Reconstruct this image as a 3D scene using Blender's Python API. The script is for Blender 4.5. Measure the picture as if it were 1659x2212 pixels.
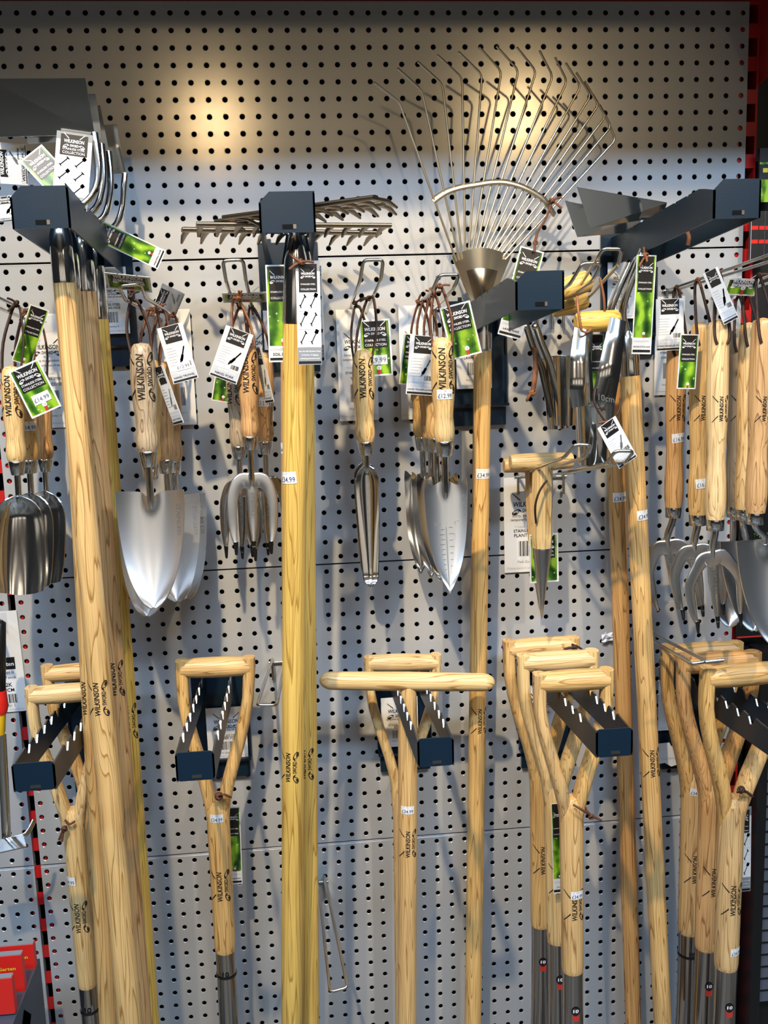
import bpy, bmesh, math, random
from mathutils import Vector, Matrix

scene = bpy.context.scene
for o in list(bpy.data.objects):
    bpy.data.objects.remove(o, do_unlink=True)
COL = scene.collection
random.seed(7)

# ------------------------------------------------------------------ camera
CAM_F = 2083.0                      # focal length in pixels of the 1659 x 2212 frame
CAM_C = Vector((0.40471, -1.58059, -0.51502))
CAM_R = (Vector((0.99481, -0.09664, -0.03169)),      # right
         Vector((-0.04694, -0.15989, -0.98602)),     # down
         Vector((0.09022, 0.98239, -0.16359)))       # forward
cam_data = bpy.data.cameras.new('camera')
cam = bpy.data.objects.new('camera', cam_data)
COL.objects.link(cam)
cam_data.sensor_fit = 'VERTICAL'
cam_data.sensor_height = 36.0
cam_data.lens = CAM_F / 2212.0 * 36.0
cam_data.clip_start = 0.02
m = Matrix.Identity(4)
for i in range(3):
    m[i][0] = CAM_R[0][i]; m[i][1] = -CAM_R[1][i]; m[i][2] = -CAM_R[2][i]; m[i][3] = CAM_C[i]
cam.matrix_world = m
scene.camera = cam

# ------------------------------------------------------------------ light
scene.view_settings.view_transform = 'Standard'
scene.view_settings.look = 'None'
scene.view_settings.gamma = 1.0
scene.view_settings.use_curve_mapping = False
scene.view_settings.exposure = 0.12
world = bpy.data.worlds.new('world'); scene.world = world
world.use_nodes = True
bg = world.node_tree.nodes['Background']
bg.inputs[0].default_value = (0.85, 0.85, 0.85, 1)
bg.inputs[1].default_value = 0.02

def lamp(name, kind, loc, target, energy, color, size=0.05, **kw):
    d = bpy.data.lights.new(name, kind)
    d.energy = energy; d.color = color
    if kind == 'AREA':
        d.shape = 'RECTANGLE'; d.size = size; d.size_y = kw.get('size_y', size)
    else:
        d.shadow_soft_size = size
    if kind == 'SPOT':
        d.spot_size = kw.get('angle', 1.6); d.spot_blend = kw.get('blend', 0.6)
    o = bpy.data.objects.new(name, d); COL.objects.link(o)
    o.location = loc
    o.rotation_euler = (Vector(target) - Vector(loc)).to_track_quat('-Z', 'Y').to_euler()
    return o
WARM = (1.0, 0.77, 0.46)
lamp('ceiling_spot_key', 'SPOT', (0.06, -1.62, 0.86), (0.42, 0, -0.64), 240, WARM, 0.028, angle=0.98, blend=1.0)
lamp('ceiling_spot_side', 'SPOT', (1.50, -1.70, 0.86), (1.0, 0, -0.80), 105, WARM, 0.028, angle=0.95, blend=1.0)
lamp('ceiling_spot_far_a', 'SPOT', (0.12, -3.0, 0.52), (0.31, 0, -0.26), 44, (1.0, 0.70, 0.34), 0.05, angle=0.29, blend=1.0)
lamp('ceiling_spot_far_b', 'SPOT', (1.49, -3.0, 0.52), (0.78, 0, -0.26), 66, (1.0, 0.70, 0.34), 0.05, angle=0.29, blend=1.0)
COOL = (0.50, 0.71, 1.0)
for lx in (-1.25, -0.15, 0.95, 2.05):
    for ly, pw in ((-1.25, 6), (-2.1, 44)):
        lamp('ceiling_panel_light', 'AREA', (lx, ly, 0.985), (lx, ly, -1.0), pw, COOL, 0.85, size_y=0.24)
for lx in (-1.5, 0.5, 2.5):
    lamp('added_far_wall_light', 'AREA', (lx, -5.4, 0.985), (lx, -5.4, -1.0), 12, (1.0, 0.85, 0.66), 0.9, size_y=0.3)  # unseen warm lights, added so the flat blades mirror a brown far wall
for lx in (-2.6, -0.9, 0.8, 2.5):
    lamp('added_reflection_light', 'AREA', (lx, -6.9, -0.55), (lx, 0, -0.55), 4.5, (1.0, 0.90, 0.76), 1.15, size_y=1.5)  # bright panes added for the steel to reflect, no windows are built here

# ------------------------------------------------------------------ pixel helpers (photo frame 1659 x 2212)
def ray(x, y):
    return CAM_R[0] * ((x - 829.5) / CAM_F) + CAM_R[1] * ((y - 1106.0) / CAM_F) + CAM_R[2]
def P(x, y, Y):
    """the point at depth Y (metres in front of the pegboard are negative) seen at a photo position"""
    d = ray(x, y)
    return CAM_C + d * ((Y - CAM_C.y) / d.y)
def S(x, y, Y):
    """metres per photo pixel there"""
    return (P(x, y, Y) - CAM_C).dot(CAM_R[2]) / CAM_F

# ------------------------------------------------------------------ materials
MATS = {}
def nodes_of(m):
    m.use_nodes = True
    nt = m.node_tree
    b = nt.nodes['Principled BSDF']
    return nt, b
def N(nt, kind, **kw):
    n = nt.nodes.new(kind)
    for k, v in kw.items():
        if hasattr(n, k): setattr(n, k, v)
    return n
def mat(name, color, rough=0.5, metal=0.0, spec=0.5, bump=0.0, bscale=200.0, var=0.0, vscale=20.0):
    m = bpy.data.materials.new(name); MATS[name] = m
    nt, b = nodes_of(m)
    b.inputs['Base Color'].default_value = (*color, 1)
    b.inputs['Roughness'].default_value = rough
    b.inputs['Metallic'].default_value = metal
    b.inputs['Specular IOR Level'].default_value = spec
    tc = N(nt, 'ShaderNodeTexCoord')
    if var > 0:
        n = N(nt, 'ShaderNodeTexNoise'); n.inputs['Scale'].default_value = vscale; n.inputs['Detail'].default_value = 5
        nt.links.new(tc.outputs['Object'], n.inputs['Vector'])
        r = N(nt, 'ShaderNodeValToRGB')
        r.color_ramp.elements[0].position = 0.3; r.color_ramp.elements[1].position = 0.7
        r.color_ramp.elements[0].color = (*[c * (1 - var) for c in color], 1)
        r.color_ramp.elements[1].color = (*[min(1, c * (1 + var)) for c in color], 1)
        nt.links.new(n.outputs['Fac'], r.inputs['Fac'])
        nt.links.new(r.outputs['Color'], b.inputs['Base Color'])
    if bump > 0:
        n = N(nt, 'ShaderNodeTexNoise'); n.inputs['Scale'].default_value = bscale; n.inputs['Detail'].default_value = 2
        nt.links.new(tc.outputs['Object'], n.inputs['Vector'])
        bm_ = N(nt, 'ShaderNodeBump'); bm_.inputs['Strength'].default_value = bump; bm_.inputs['Distance'].default_value = 0.001
        nt.links.new(n.outputs['Fac'], bm_.inputs['Height'])
        nt.links.new(bm_.outputs['Normal'], b.inputs['Normal'])
    return m
mat('panel_grey', (0.365, 0.372, 0.380), 0.17, 0, 0.5, 0.03, 900, 0.03, 6)
mat('panel_void', (0.004, 0.004, 0.004), 0.9, 0, 0.1)
mat('upright_red', (0.42, 0.012, 0.012), 0.3, 0, 0.5)
mat('bracket_black', (0.004, 0.014, 0.027), 0.36, 0, 0.3, 0.12, 700)
mat('bracket_edge', (0.30, 0.29, 0.26), 0.3, 1.0)
mat('wire_zinc', (0.62, 0.60, 0.55), 0.24, 1.0)
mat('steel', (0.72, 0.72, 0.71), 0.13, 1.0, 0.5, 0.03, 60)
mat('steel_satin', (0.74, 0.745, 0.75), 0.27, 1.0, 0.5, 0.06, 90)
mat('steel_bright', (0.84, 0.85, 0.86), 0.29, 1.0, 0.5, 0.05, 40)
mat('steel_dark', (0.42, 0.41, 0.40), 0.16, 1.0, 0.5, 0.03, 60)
mat('wire_spring', (0.74, 0.66, 0.50), 0.34, 1.0)
mat('rake_steel', (0.30, 0.24, 0.165), 0.34, 1.0)
mat('steel_etch', (0.28, 0.28, 0.28), 0.5, 1.0)
mat('leather', (0.105, 0.040, 0.020), 0.6, 0, 0.3, 0.2, 300, 0.35, 60)
mat('leather_dark', (0.035, 0.016, 0.010), 0.6, 0, 0.3, 0.2, 300, 0.3, 60)
mat('leather_tan', (0.22, 0.085, 0.035), 0.6, 0, 0.3, 0.2, 300, 0.3, 60)
mat('card_white', (0.66, 0.66, 0.65), 0.42, 0, 0.4)
mat('sticker_white', (0.70, 0.71, 0.70), 0.5, 0, 0.4)
mat('ink_black', (0.010, 0.009, 0.009), 0.35, 0, 0.5)
mat('ink_brand', (0.012, 0.009, 0.007), 0.6, 0, 0.3)
mat('ink_grey', (0.20, 0.21, 0.22), 0.45)
mat('ink_light', (0.48, 0.50, 0.53), 0.45)
mat('ink_white', (0.85, 0.85, 0.85), 0.45)
mat('ink_blue', (0.06, 0.07, 0.14), 0.5)
mat('rubber_black', (0.006, 0.006, 0.006), 0.22, 0, 0.6)
mat('plastic_red', (0.62, 0.018, 0.012), 0.35, 0, 0.5)
mat('plastic_yellow', (0.75, 0.46, 0.015), 0.35)
mat('ink_yellow', (0.78, 0.60, 0.03), 0.45)
mat('ink_red', (0.45, 0.03, 0.02), 0.45)
mat('stand_black', (0.006, 0.006, 0.006), 0.42)
mat('slat_grey', (0.055, 0.065, 0.085), 0.4, 0, 0.5)
mat('paper_torn', (0.72, 0.76, 0.82), 0.8, 0, 0.2, 0.3, 50)
mat('clear_film', (0.55, 0.56, 0.58), 0.2, 0, 0.5)
def floor_mat():
    m = bpy.data.materials.new('floor_vinyl'); MATS['floor_vinyl'] = m
    nt, b = nodes_of(m)
    tc = N(nt, 'ShaderNodeTexCoord'); mp = N(nt, 'ShaderNodeMapping'); mp.inputs['Rotation'].default_value = (0, 0, math.pi/2)
    nt.links.new(tc.outputs['Object'], mp.inputs['Vector'])
    br = N(nt, 'ShaderNodeTexBrick'); br.inputs['Scale'].default_value = 1.0
    br.inputs['Color1'].default_value = (0.24, 0.185, 0.13, 1); br.inputs['Color2'].default_value = (0.045, 0.036, 0.028, 1); br.inputs['Mortar'].default_value = (0.02, 0.02, 0.02, 1)
    br.inputs['Brick Width'].default_value = 1.2; br.inputs['Row Height'].default_value = 0.16; br.inputs['Mortar Size'].default_value = 0.004
    nt.links.new(mp.outputs[0], br.inputs['Vector']); nt.links.new(br.outputs['Color'], b.inputs['Base Color'])
    b.inputs['Roughness'].default_value = 0.35
floor_mat()
mat('canopy_dark', (0.05, 0.045, 0.04), 0.5)
mat('wall_beige', (0.20, 0.145, 0.095), 0.7)
mat('socket_steel', (0.50, 0.46, 0.43), 0.11, 1.0)
mat('ceiling_white', (0.62, 0.62, 0.62), 0.8)
mat('aisle_dark', (0.15, 0.115, 0.08), 0.6, 0, 0.4, 0, 0, 0.5, 2)

def leaf_mat():
    m = bpy.data.materials.new('leaf_print'); MATS['leaf_print'] = m
    nt, b = nodes_of(m)
    tc = N(nt, 'ShaderNodeTexCoord')
    oi = N(nt, 'ShaderNodeObjectInfo')
    ad = N(nt, 'ShaderNodeVectorMath', operation='ADD')
    nt.links.new(tc.outputs['Object'], ad.inputs[0]); nt.links.new(oi.outputs['Random'], ad.inputs[1])
    n = N(nt, 'ShaderNodeTexNoise'); n.inputs['Scale'].default_value = 38; n.inputs['Detail'].default_value = 2
    nt.links.new(ad.outputs[0], n.inputs['Vector'])
    w = N(nt, 'ShaderNodeTexWave'); w.inputs['Scale'].default_value = 16; w.inputs['Distortion'].default_value = 6
    nt.links.new(ad.outputs[0], w.inputs['Vector'])
    mx = N(nt, 'ShaderNodeMath', operation='MULTIPLY_ADD'); mx.inputs[1].default_value = 0.35
    nt.links.new(w.outputs['Fac'], mx.inputs[0]); nt.links.new(n.outputs['Fac'], mx.inputs[2])
    r = N(nt, 'ShaderNodeValToRGB')
    e = r.color_ramp.elements
    e[0].position = 0.42; e[0].color = (0.006, 0.030, 0.004, 1)
    e[1].position = 0.86; e[1].color = (0.26, 0.46, 0.025, 1)
    x = e.new(0.62); x.color = (0.045, 0.15, 0.008, 1)
    nt.links.new(mx.outputs[0], r.inputs['Fac'])
    v = N(nt, 'ShaderNodeTexVoronoi'); v.inputs['Scale'].default_value = 110
    nt.links.new(ad.outputs[0], v.inputs['Vector'])
    vr = N(nt, 'ShaderNodeValToRGB')
    vr.color_ramp.elements[0].position = 0.10; vr.color_ramp.elements[0].color = (1, 1, 1, 1)
    vr.color_ramp.elements[1].position = 0.17; vr.color_ramp.elements[1].color = (0, 0, 0, 1)
    nt.links.new(v.outputs['Distance'], vr.inputs['Fac'])
    mc = N(nt, 'ShaderNodeMixRGB'); mc.inputs['Color2'].default_value = (0.60, 0.80, 0.42, 1)
    ms = N(nt, 'ShaderNodeMath', operation='MULTIPLY'); ms.inputs[1].default_value = 0.55
    nt.links.new(vr.outputs['Color'], ms.inputs[0]); nt.links.new(ms.outputs[0], mc.inputs['Fac'])
    nt.links.new(r.outputs['Color'], mc.inputs['Color1'])
    nt.links.new(mc.outputs['Color'], b.inputs['Base Color'])
    b.inputs['Roughness'].default_value = 0.3
leaf_mat()

def wood_mat(name, light, mid, dark, rough=0.42, scale=1.0):
    m = bpy.data.materials.new(name); MATS[name] = m
    nt, b = nodes_of(m)
    tc = N(nt, 'ShaderNodeTexCoord'); oi = N(nt, 'ShaderNodeObjectInfo')
    off = N(nt, 'ShaderNodeVectorMath', operation='SCALE'); off.inputs['Scale'].default_value = 7.3
    cb = N(nt, 'ShaderNodeCombineXYZ')
    for k in ('X', 'Y', 'Z'): nt.links.new(oi.outputs['Random'], cb.inputs[k])
    nt.links.new(cb.outputs[0], off.inputs[0])
    ad = N(nt, 'ShaderNodeVectorMath', operation='ADD')
    nt.links.new(tc.outputs['Object'], ad.inputs[0]); nt.links.new(off.outputs[0], ad.inputs[1])
    # long wavy growth rings cut lengthwise
    mp = N(nt, 'ShaderNodeMapping'); mp.inputs['Scale'].default_value = (34 * scale, 34 * scale, 1.7 * scale)
    nt.links.new(ad.outputs[0], mp.inputs['Vector'])
    n1 = N(nt, 'ShaderNodeTexNoise'); n1.inputs['Scale'].default_value = 1.0; n1.inputs['Detail'].default_value = 2.0; n1.inputs['Distortion'].default_value = 0.4
    nt.links.new(mp.outputs[0], n1.inputs['Vector'])
    mu = N(nt, 'ShaderNodeMath', operation='MULTIPLY'); mu.inputs[1].default_value = 17.0
    nt.links.new(n1.outputs['Fac'], mu.inputs[0])
    fr = N(nt, 'ShaderNodeMath', operation='FRACT'); nt.links.new(mu.outputs[0], fr.inputs[0])
    r1 = N(nt, 'ShaderNodeValToRGB')
    e = r1.color_ramp.elements
    e[0].position = 0.0; e[0].color = (*light, 1)
    e[1].position = 1.0; e[1].color = (*mid, 1)
    x = e.new(0.78); x.color = (*[a * 0.55 + c * 0.45 for a, c in zip(light, mid)], 1)
    x = e.new(0.93); x.color = (*dark, 1)
    nt.links.new(fr.outputs[0], r1.inputs['Fac'])
    # fine pores
    mp2 = N(nt, 'ShaderNodeMapping'); mp2.inputs['Scale'].default_value = (520, 520, 9)
    nt.links.new(ad.outputs[0], mp2.inputs['Vector'])
    n2 = N(nt, 'ShaderNodeTexNoise'); n2.inputs['Scale'].default_value = 1.0; n2.inputs['Detail'].default_value = 3
    nt.links.new(mp2.outputs[0], n2.inputs['Vector'])
    r2 = N(nt, 'ShaderNodeValToRGB')
    r2.color_ramp.elements[0].position = 0.34; r2.color_ramp.elements[0].color = (0.62, 0.57, 0.50, 1)
    r2.color_ramp.elements[1].position = 0.52; r2.color_ramp.elements[1].color = (1, 1, 1, 1)
    nt.links.new(n2.outputs['Fac'], r2.inputs['Fac'])
    mm = N(nt, 'ShaderNodeMixRGB', blend_type='MULTIPLY'); mm.inputs['Fac'].default_value = 0.75
    nt.links.new(r1.outputs['Color'], mm.inputs['Color1']); nt.links.new(r2.outputs['Color'], mm.inputs['Color2'])
    # broad tone drift and per-piece tint
    n3 = N(nt, 'ShaderNodeTexNoise'); n3.inputs['Scale'].default_value = 5.0
    nt.links.new(ad.outputs[0], n3.inputs['Vector'])
    hs = N(nt, 'ShaderNodeHueSaturation')
    mr = N(nt, 'ShaderNodeMapRange'); mr.inputs[1].default_value = 0.3; mr.inputs[2].default_value = 0.7; mr.inputs[3].default_value = 0.90; mr.inputs[4].default_value = 1.09
    nt.links.new(n3.outputs['Fac'], mr.inputs[0]); nt.links.new(mr.outputs[0], hs.inputs['Value'])
    ms = N(nt, 'ShaderNodeMapRange'); ms.inputs[3].default_value = 0.96; ms.inputs[4].default_value = 1.06
    nt.links.new(oi.outputs['Random'], ms.inputs[0]); nt.links.new(ms.outputs[0], hs.inputs['Saturation'])
    nt.links.new(mm.outputs['Color'], hs.inputs['Color'])
    nt.links.new(hs.outputs['Color'], b.inputs['Base Color'])
    bp = N(nt, 'ShaderNodeBump'); bp.inputs['Strength'].default_value = 0.12; bp.inputs['Distance'].default_value = 0.001
    nt.links.new(fr.outputs[0], bp.inputs['Height']); nt.links.new(bp.outputs['Normal'], b.inputs['Normal'])
    b.inputs['Roughness'].default_value = rough
wood_mat('wood_ash', (0.66, 0.425, 0.175), (0.54, 0.32, 0.115), (0.30, 0.15, 0.045))
wood_mat('wood_pale', (0.72, 0.51, 0.245), (0.60, 0.395, 0.165), (0.37, 0.20, 0.07))
wood_mat('wood_golden', (0.70, 0.46, 0.125), (0.60, 0.365, 0.085), (0.36, 0.20, 0.045), scale=0.8)
wood_mat('wood_orange', (0.62, 0.36, 0.145), (0.50, 0.265, 0.095), (0.26, 0.115, 0.04))
wood_mat('wood_grey', (0.43, 0.33, 0.215), (0.33, 0.24, 0.14), (0.15, 0.09, 0.04), scale=1.2)

# ------------------------------------------------------------------ mesh helpers
class MB:
    """collects geometry for ONE mesh object"""
    def __init__(self, M=None):
        self.v = []; self.f = []; self.mi = []; self.sm = []; self.mats = []; self.M = M
    def slot(self, name):
        if name not in self.mats: self.mats.append(name)
        return self.mats.index(name)
    def add(self, verts, faces, mat, smooth=False, M=None):
        b = len(self.v); s = self.slot(mat)
        M = M if M is not None else self.M
        for p in verts:
            p = Vector(p)
            self.v.append(M @ p if M is not None else p)
        for f in faces:
            self.f.append(tuple(i + b for i in f)); self.mi.append(s); self.sm.append(smooth)
    def box(self, lo, hi, mat, M=None):
        x0, y0, z0 = lo; x1, y1, z1 = hi
        v = [(x0,y0,z0),(x1,y0,z0),(x1,y1,z0),(x0,y1,z0),(x0,y0,z1),(x1,y0,z1),(x1,y1,z1),(x0,y1,z1)]
        f = [(0,3,2,1),(4,5,6,7),(0,1,5,4),(1,2,6,5),(2,3,7,6),(3,0,4,7)]
        self.add(v, f, mat, False, M)
    def lathe(self, prof, mat, n=24, M=None, cap=True, sx=1.0, sy=1.0, smooth=True, axis_fn=None):
        """prof: list of (z, r); axis_fn(z) -> (dx, dy) bends the axis"""
        v = []; f = []
        for z, r in prof:
            dx, dy = axis_fn(z) if axis_fn else (0, 0)
            for k in range(n):
                a = 2 * math.pi * k / n
                v.append((r * math.cos(a) * sx + dx, r * math.sin(a) * sy + dy, z))
        m = len(prof)
        up = prof[-1][0] > prof[0][0]
        for i in range(m - 1):
            for k in range(n):
                q = (i*n+k, i*n+(k+1)%n, (i+1)*n+(k+1)%n, (i+1)*n+k)
                f.append(q if up else q[::-1])
        self.add(v, f, mat, smooth, M)
        if cap:
            for i, flip in ((0, True), (m - 1, False)):
                if prof[i][1] > 1e-5:
                    ring = list(range(i*n, (i+1)*n))
                    if flip == up: ring = ring[::-1]
                    self.add([v[j] for j in range(i*n, (i+1)*n)], [tuple(range(n)) if (flip != up) else tuple(reversed(range(n)))], mat, False, M)
    def tube(self, pts, r, mat, n=8, closed=False, M=None, smooth=True, flat=None, up=None, pw=0.55):
        """round (or flattened: flat=(w_half, t_half) list) sweep along points"""
        pts = [Vector(p) for p in pts]; m = len(pts)
        rs = r if isinstance(r, (list, tuple)) else [r] * m
        T = []
        for i in range(m):
            if closed: t = pts[(i+1) % m] - pts[i-1]
            else: t = pts[min(i+1, m-1)] - pts[max(i-1, 0)]
            T.append(t.normalized() if t.length > 1e-9 else Vector((0,0,1)))
        nrm = Vector(up) if up is not None else (Vector((0,1,0)) if abs(T[0].y) < 0.8 else Vector((0,0,1)))
        v = []; f = []
        for i in range(m):
            nrm = (nrm - T[i] * nrm.dot(T[i]))
            nrm = nrm.normalized() if nrm.length > 1e-6 else T[i].orthogonal().normalized()
            b = T[i].cross(nrm)
            for k in range(n):
                a = 2 * math.pi * k / n
                if flat is None: c, s = rs[i] * math.cos(a), rs[i] * math.sin(a)
                else:
                    w, t = flat[i] if isinstance(flat, list) else flat
                    # rounded rectangle-ish section: b = width direction, nrm = thickness direction
                    ca, sa = math.cos(a), math.sin(a)
                    c = t * math.copysign(abs(ca) ** pw, ca); s = w * math.copysign(abs(sa) ** pw, sa)
                v.append(pts[i] + nrm * c + b * s)
        for i in range(m if closed else m - 1):
            j = (i + 1) % m
            for k in range(n):
                f.append((i*n+k, i*n+(k+1)%n, j*n+(k+1)%n, j*n+k))
        self.add(v, f, mat, smooth, M)
        if not closed:
            self.add(v[:n], [tuple(reversed(range(n)))], mat, False, M)
            self.add(v[-n:], [tuple(range(n))], mat, False, M)
    def plate(self, outline, t, mat, M=None, edge=None):
        """polygon outline [(x, z)] extruded along y by t (front face at y=0 looking to -y)"""
        n = len(outline)
        v = [(x, 0, z) for x, z in outline] + [(x, t, z) for x, z in outline]
        area = sum(outline[i][0]*outline[(i+1)%n][1]-outline[(i+1)%n][0]*outline[i][1] for i in range(n))
        fr = tuple(range(n)); bk = tuple(range(2*n-1, n-1, -1))
        if area < 0: fr = fr[::-1]; bk = bk[::-1]
        self.add(v, [fr, bk], mat, False, M)
        fs = []
        for i in range(n):
            j = (i+1) % n
            q = (i, i+n, j+n, j)
            fs.append(q if area > 0 else q[::-1])
        self.add(v, fs, edge or mat, False, M)
    def grid(self, fn, nu, nv, mat, thick=0.0, M=None, edge=None):
        """surface fn(u,v) -> Vector, u,v in 0..1; thick adds a back skin"""
        P0 = [[Vector(fn(i/nu, j/nv)) for i in range(nu+1)] for j in range(nv+1)]
        idx = lambda i, j: j*(nu+1)+i
        v = [p for row in P0 for p in row]
        f = [(idx(i,j), idx(i+1,j), idx(i+1,j+1), idx(i,j+1)) for j in range(nv) for i in range(nu)]
        if thick:
            nr = []
            for j in range(nv+1):
                for i in range(nu+1):
                    a = P0[j][min(i+1,nu)] - P0[j][max(i-1,0)]; b = P0[min(j+1,nv)][i] - P0[max(j-1,0)][i]
                    c = a.cross(b); nr.append(c.normalized() if c.length > 1e-12 else Vector((0,-1,0)))
            w = [p - q * thick for p, q in zip(v, nr)]
            o = len(v)
            self.add(v + w, f + [tuple(k + o for k in reversed(q)) for q in f], mat, True, M)
            bd = [idx(i,0) for i in range(nu+1)] + [idx(nu,j) for j in range(1,nv+1)] + [idx(i,nv) for i in range(nu-1,-1,-1)] + [idx(0,j) for j in range(nv-1,0,-1)]
            ed = []
            for a, b in zip(bd, bd[1:] + bd[:1]): ed.append((b, a, a+o, b+o))
            self.add(v + w, ed, edge or mat, False, M)
        else:
            self.add(v, f, mat, True, M)
    def build(self, name, parent=None, world=False, label=None):
        me = bpy.data.meshes.new(name)
        vs = self.v
        if world and parent is not None:
            inv = ROOTM[parent.name].inverted()
            vs = [inv @ p for p in vs]
        me.from_pydata([tuple(p) for p in vs], [], self.f)
        for s in self.mats: me.materials.append(MATS[s])
        me.polygons.foreach_set('material_index', self.mi)
        me.polygons.foreach_set('use_smooth', self.sm)
        me.update()
        o = bpy.data.objects.new(name, me); COL.objects.link(o)
        if parent is not None:
            o.parent = parent
            ROOTM[o.name] = ROOTM[parent.name]
        else:
            ROOTM[o.name] = Matrix.Identity(4)
        if label: o['label'] = label
        return o
ROOTM = {}
def tag(o, label, cat, group=None, kind=None):
    if label: o['label'] = label
    if cat: o['category'] = cat
    if group: o['group'] = group
    if kind: o['kind'] = kind
    return o
def root(name, label, cat, M, group=None, kind=None):
    """an Empty at the thing's base that parents its parts"""
    o = bpy.data.objects.new(name, None); COL.objects.link(o)
    o.empty_display_size = 0.02
    if not isinstance(M, Matrix): M = Matrix.Translation(Vector(M))
    o.matrix_world = M
    ROOTM[o.name] = M.copy()
    return tag(o, label, cat, group, kind)
def frame(top, bot, roll=0.0, origin=None):
    """local z runs bot -> top, local -y faces the viewer's side"""
    z = (top - bot).normalized()
    x = Vector((0, 1, 0)).cross(z).normalized(); y = z.cross(x)
    M = Matrix((( x.x, y.x, z.x), (x.y, y.y, z.y), (x.z, y.z, z.z))).to_4x4()
    M = M @ Matrix.Rotation(roll, 4, 'Z')
    M.translation = origin if origin is not None else bot
    return M
def lerp(tab, t):
    """piecewise smooth table [(t, v)]"""
    if t <= tab[0][0]: return tab[0][1]
    for (a, va), (b, vb) in zip(tab, tab[1:]):
        if t <= b:
            k = (t - a) / (b - a); k = k * k * (3 - 2 * k)
            return va + (vb - va) * k
    return tab[-1][1]
def spline(pts, n=6):
    """Catmull-Rom through points"""
    pts = [Vector(p) for p in pts]; out = []
    for i in range(len(pts) - 1):
        p0 = pts[max(i-1, 0)]; p1 = pts[i]; p2 = pts[i+1]; p3 = pts[min(i+2, len(pts)-1)]
        for k in range(n):
            t = k / n
            out.append(0.5*((2*p1) + (p2-p0)*t + (2*p0-5*p1+4*p2-p3)*t*t + (3*p1-p0-3*p2+p3)*t**3))
    out.append(pts[-1]); return out

# ------------------------------------------------------------------ lettering
_TXT = {}
def text_geo(body, bold=0.0, shear=0.0, res=2):
    """flat text normalised so that x runs 0..1 and cap height 0..1; returns verts, faces, aspect (w/h)"""
    key = (body, bold, shear)
    if key in _TXT: return _TXT[key]
    c = bpy.data.curves.new('txt', 'FONT'); c.body = body; c.size = 1.0; c.resolution_u = res
    c.offset = bold; c.shear = shear
    o = bpy.data.objects.new('txt', c); COL.objects.link(o)
    dg = bpy.context.evaluated_depsgraph_get()
    me = bpy.data.meshes.new_from_object(o.evaluated_get(dg))
    vs = [(v.co.x, v.co.y) for v in me.vertices]; fs = [tuple(p.vertices) for p in me.polygons]
    # make sure faces look to +z
    out = []
    for f in fs:
        a = sum(vs[f[i]][0]*vs[f[(i+1)%len(f)]][1]-vs[f[(i+1)%len(f)]][0]*vs[f[i]][1] for i in range(len(f)))
        out.append(f if a > 0 else f[::-1])
    x0 = min(v[0] for v in vs); x1 = max(v[0] for v in vs); cap = 0.73
    vs = [((x - x0) / (x1 - x0), y / cap) for x, y in vs]
    bpy.data.objects.remove(o); bpy.data.meshes.remove(me); bpy.data.curves.remove(c)
    _TXT[key] = (vs, out, (x1 - x0) / cap)
    return _TXT[key]
def slice_flat(vs, fs, cuts_y=(), cuts_x=()):
    bm = bmesh.new()
    bv = [bm.verts.new((x, y, 0)) for x, y in vs]
    for f in fs:
        try: bm.faces.new([bv[i] for i in f])
        except ValueError: pass
    for c in cuts_y:
        bmesh.ops.bisect_plane(bm, geom=bm.verts[:] + bm.edges[:] + bm.faces[:], plane_co=(0, c, 0), plane_no=(0, 1, 0))
    for c in cuts_x:
        bmesh.ops.bisect_plane(bm, geom=bm.verts[:] + bm.edges[:] + bm.faces[:], plane_co=(c, 0, 0), plane_no=(1, 0, 0))
    bm.verts.index_update()
    V = [(v.co.x, v.co.y) for v in bm.verts]; F = [tuple(v.index for v in f.verts) for f in bm.faces]
    bm.free(); return V, F
_LOGO = None
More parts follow.
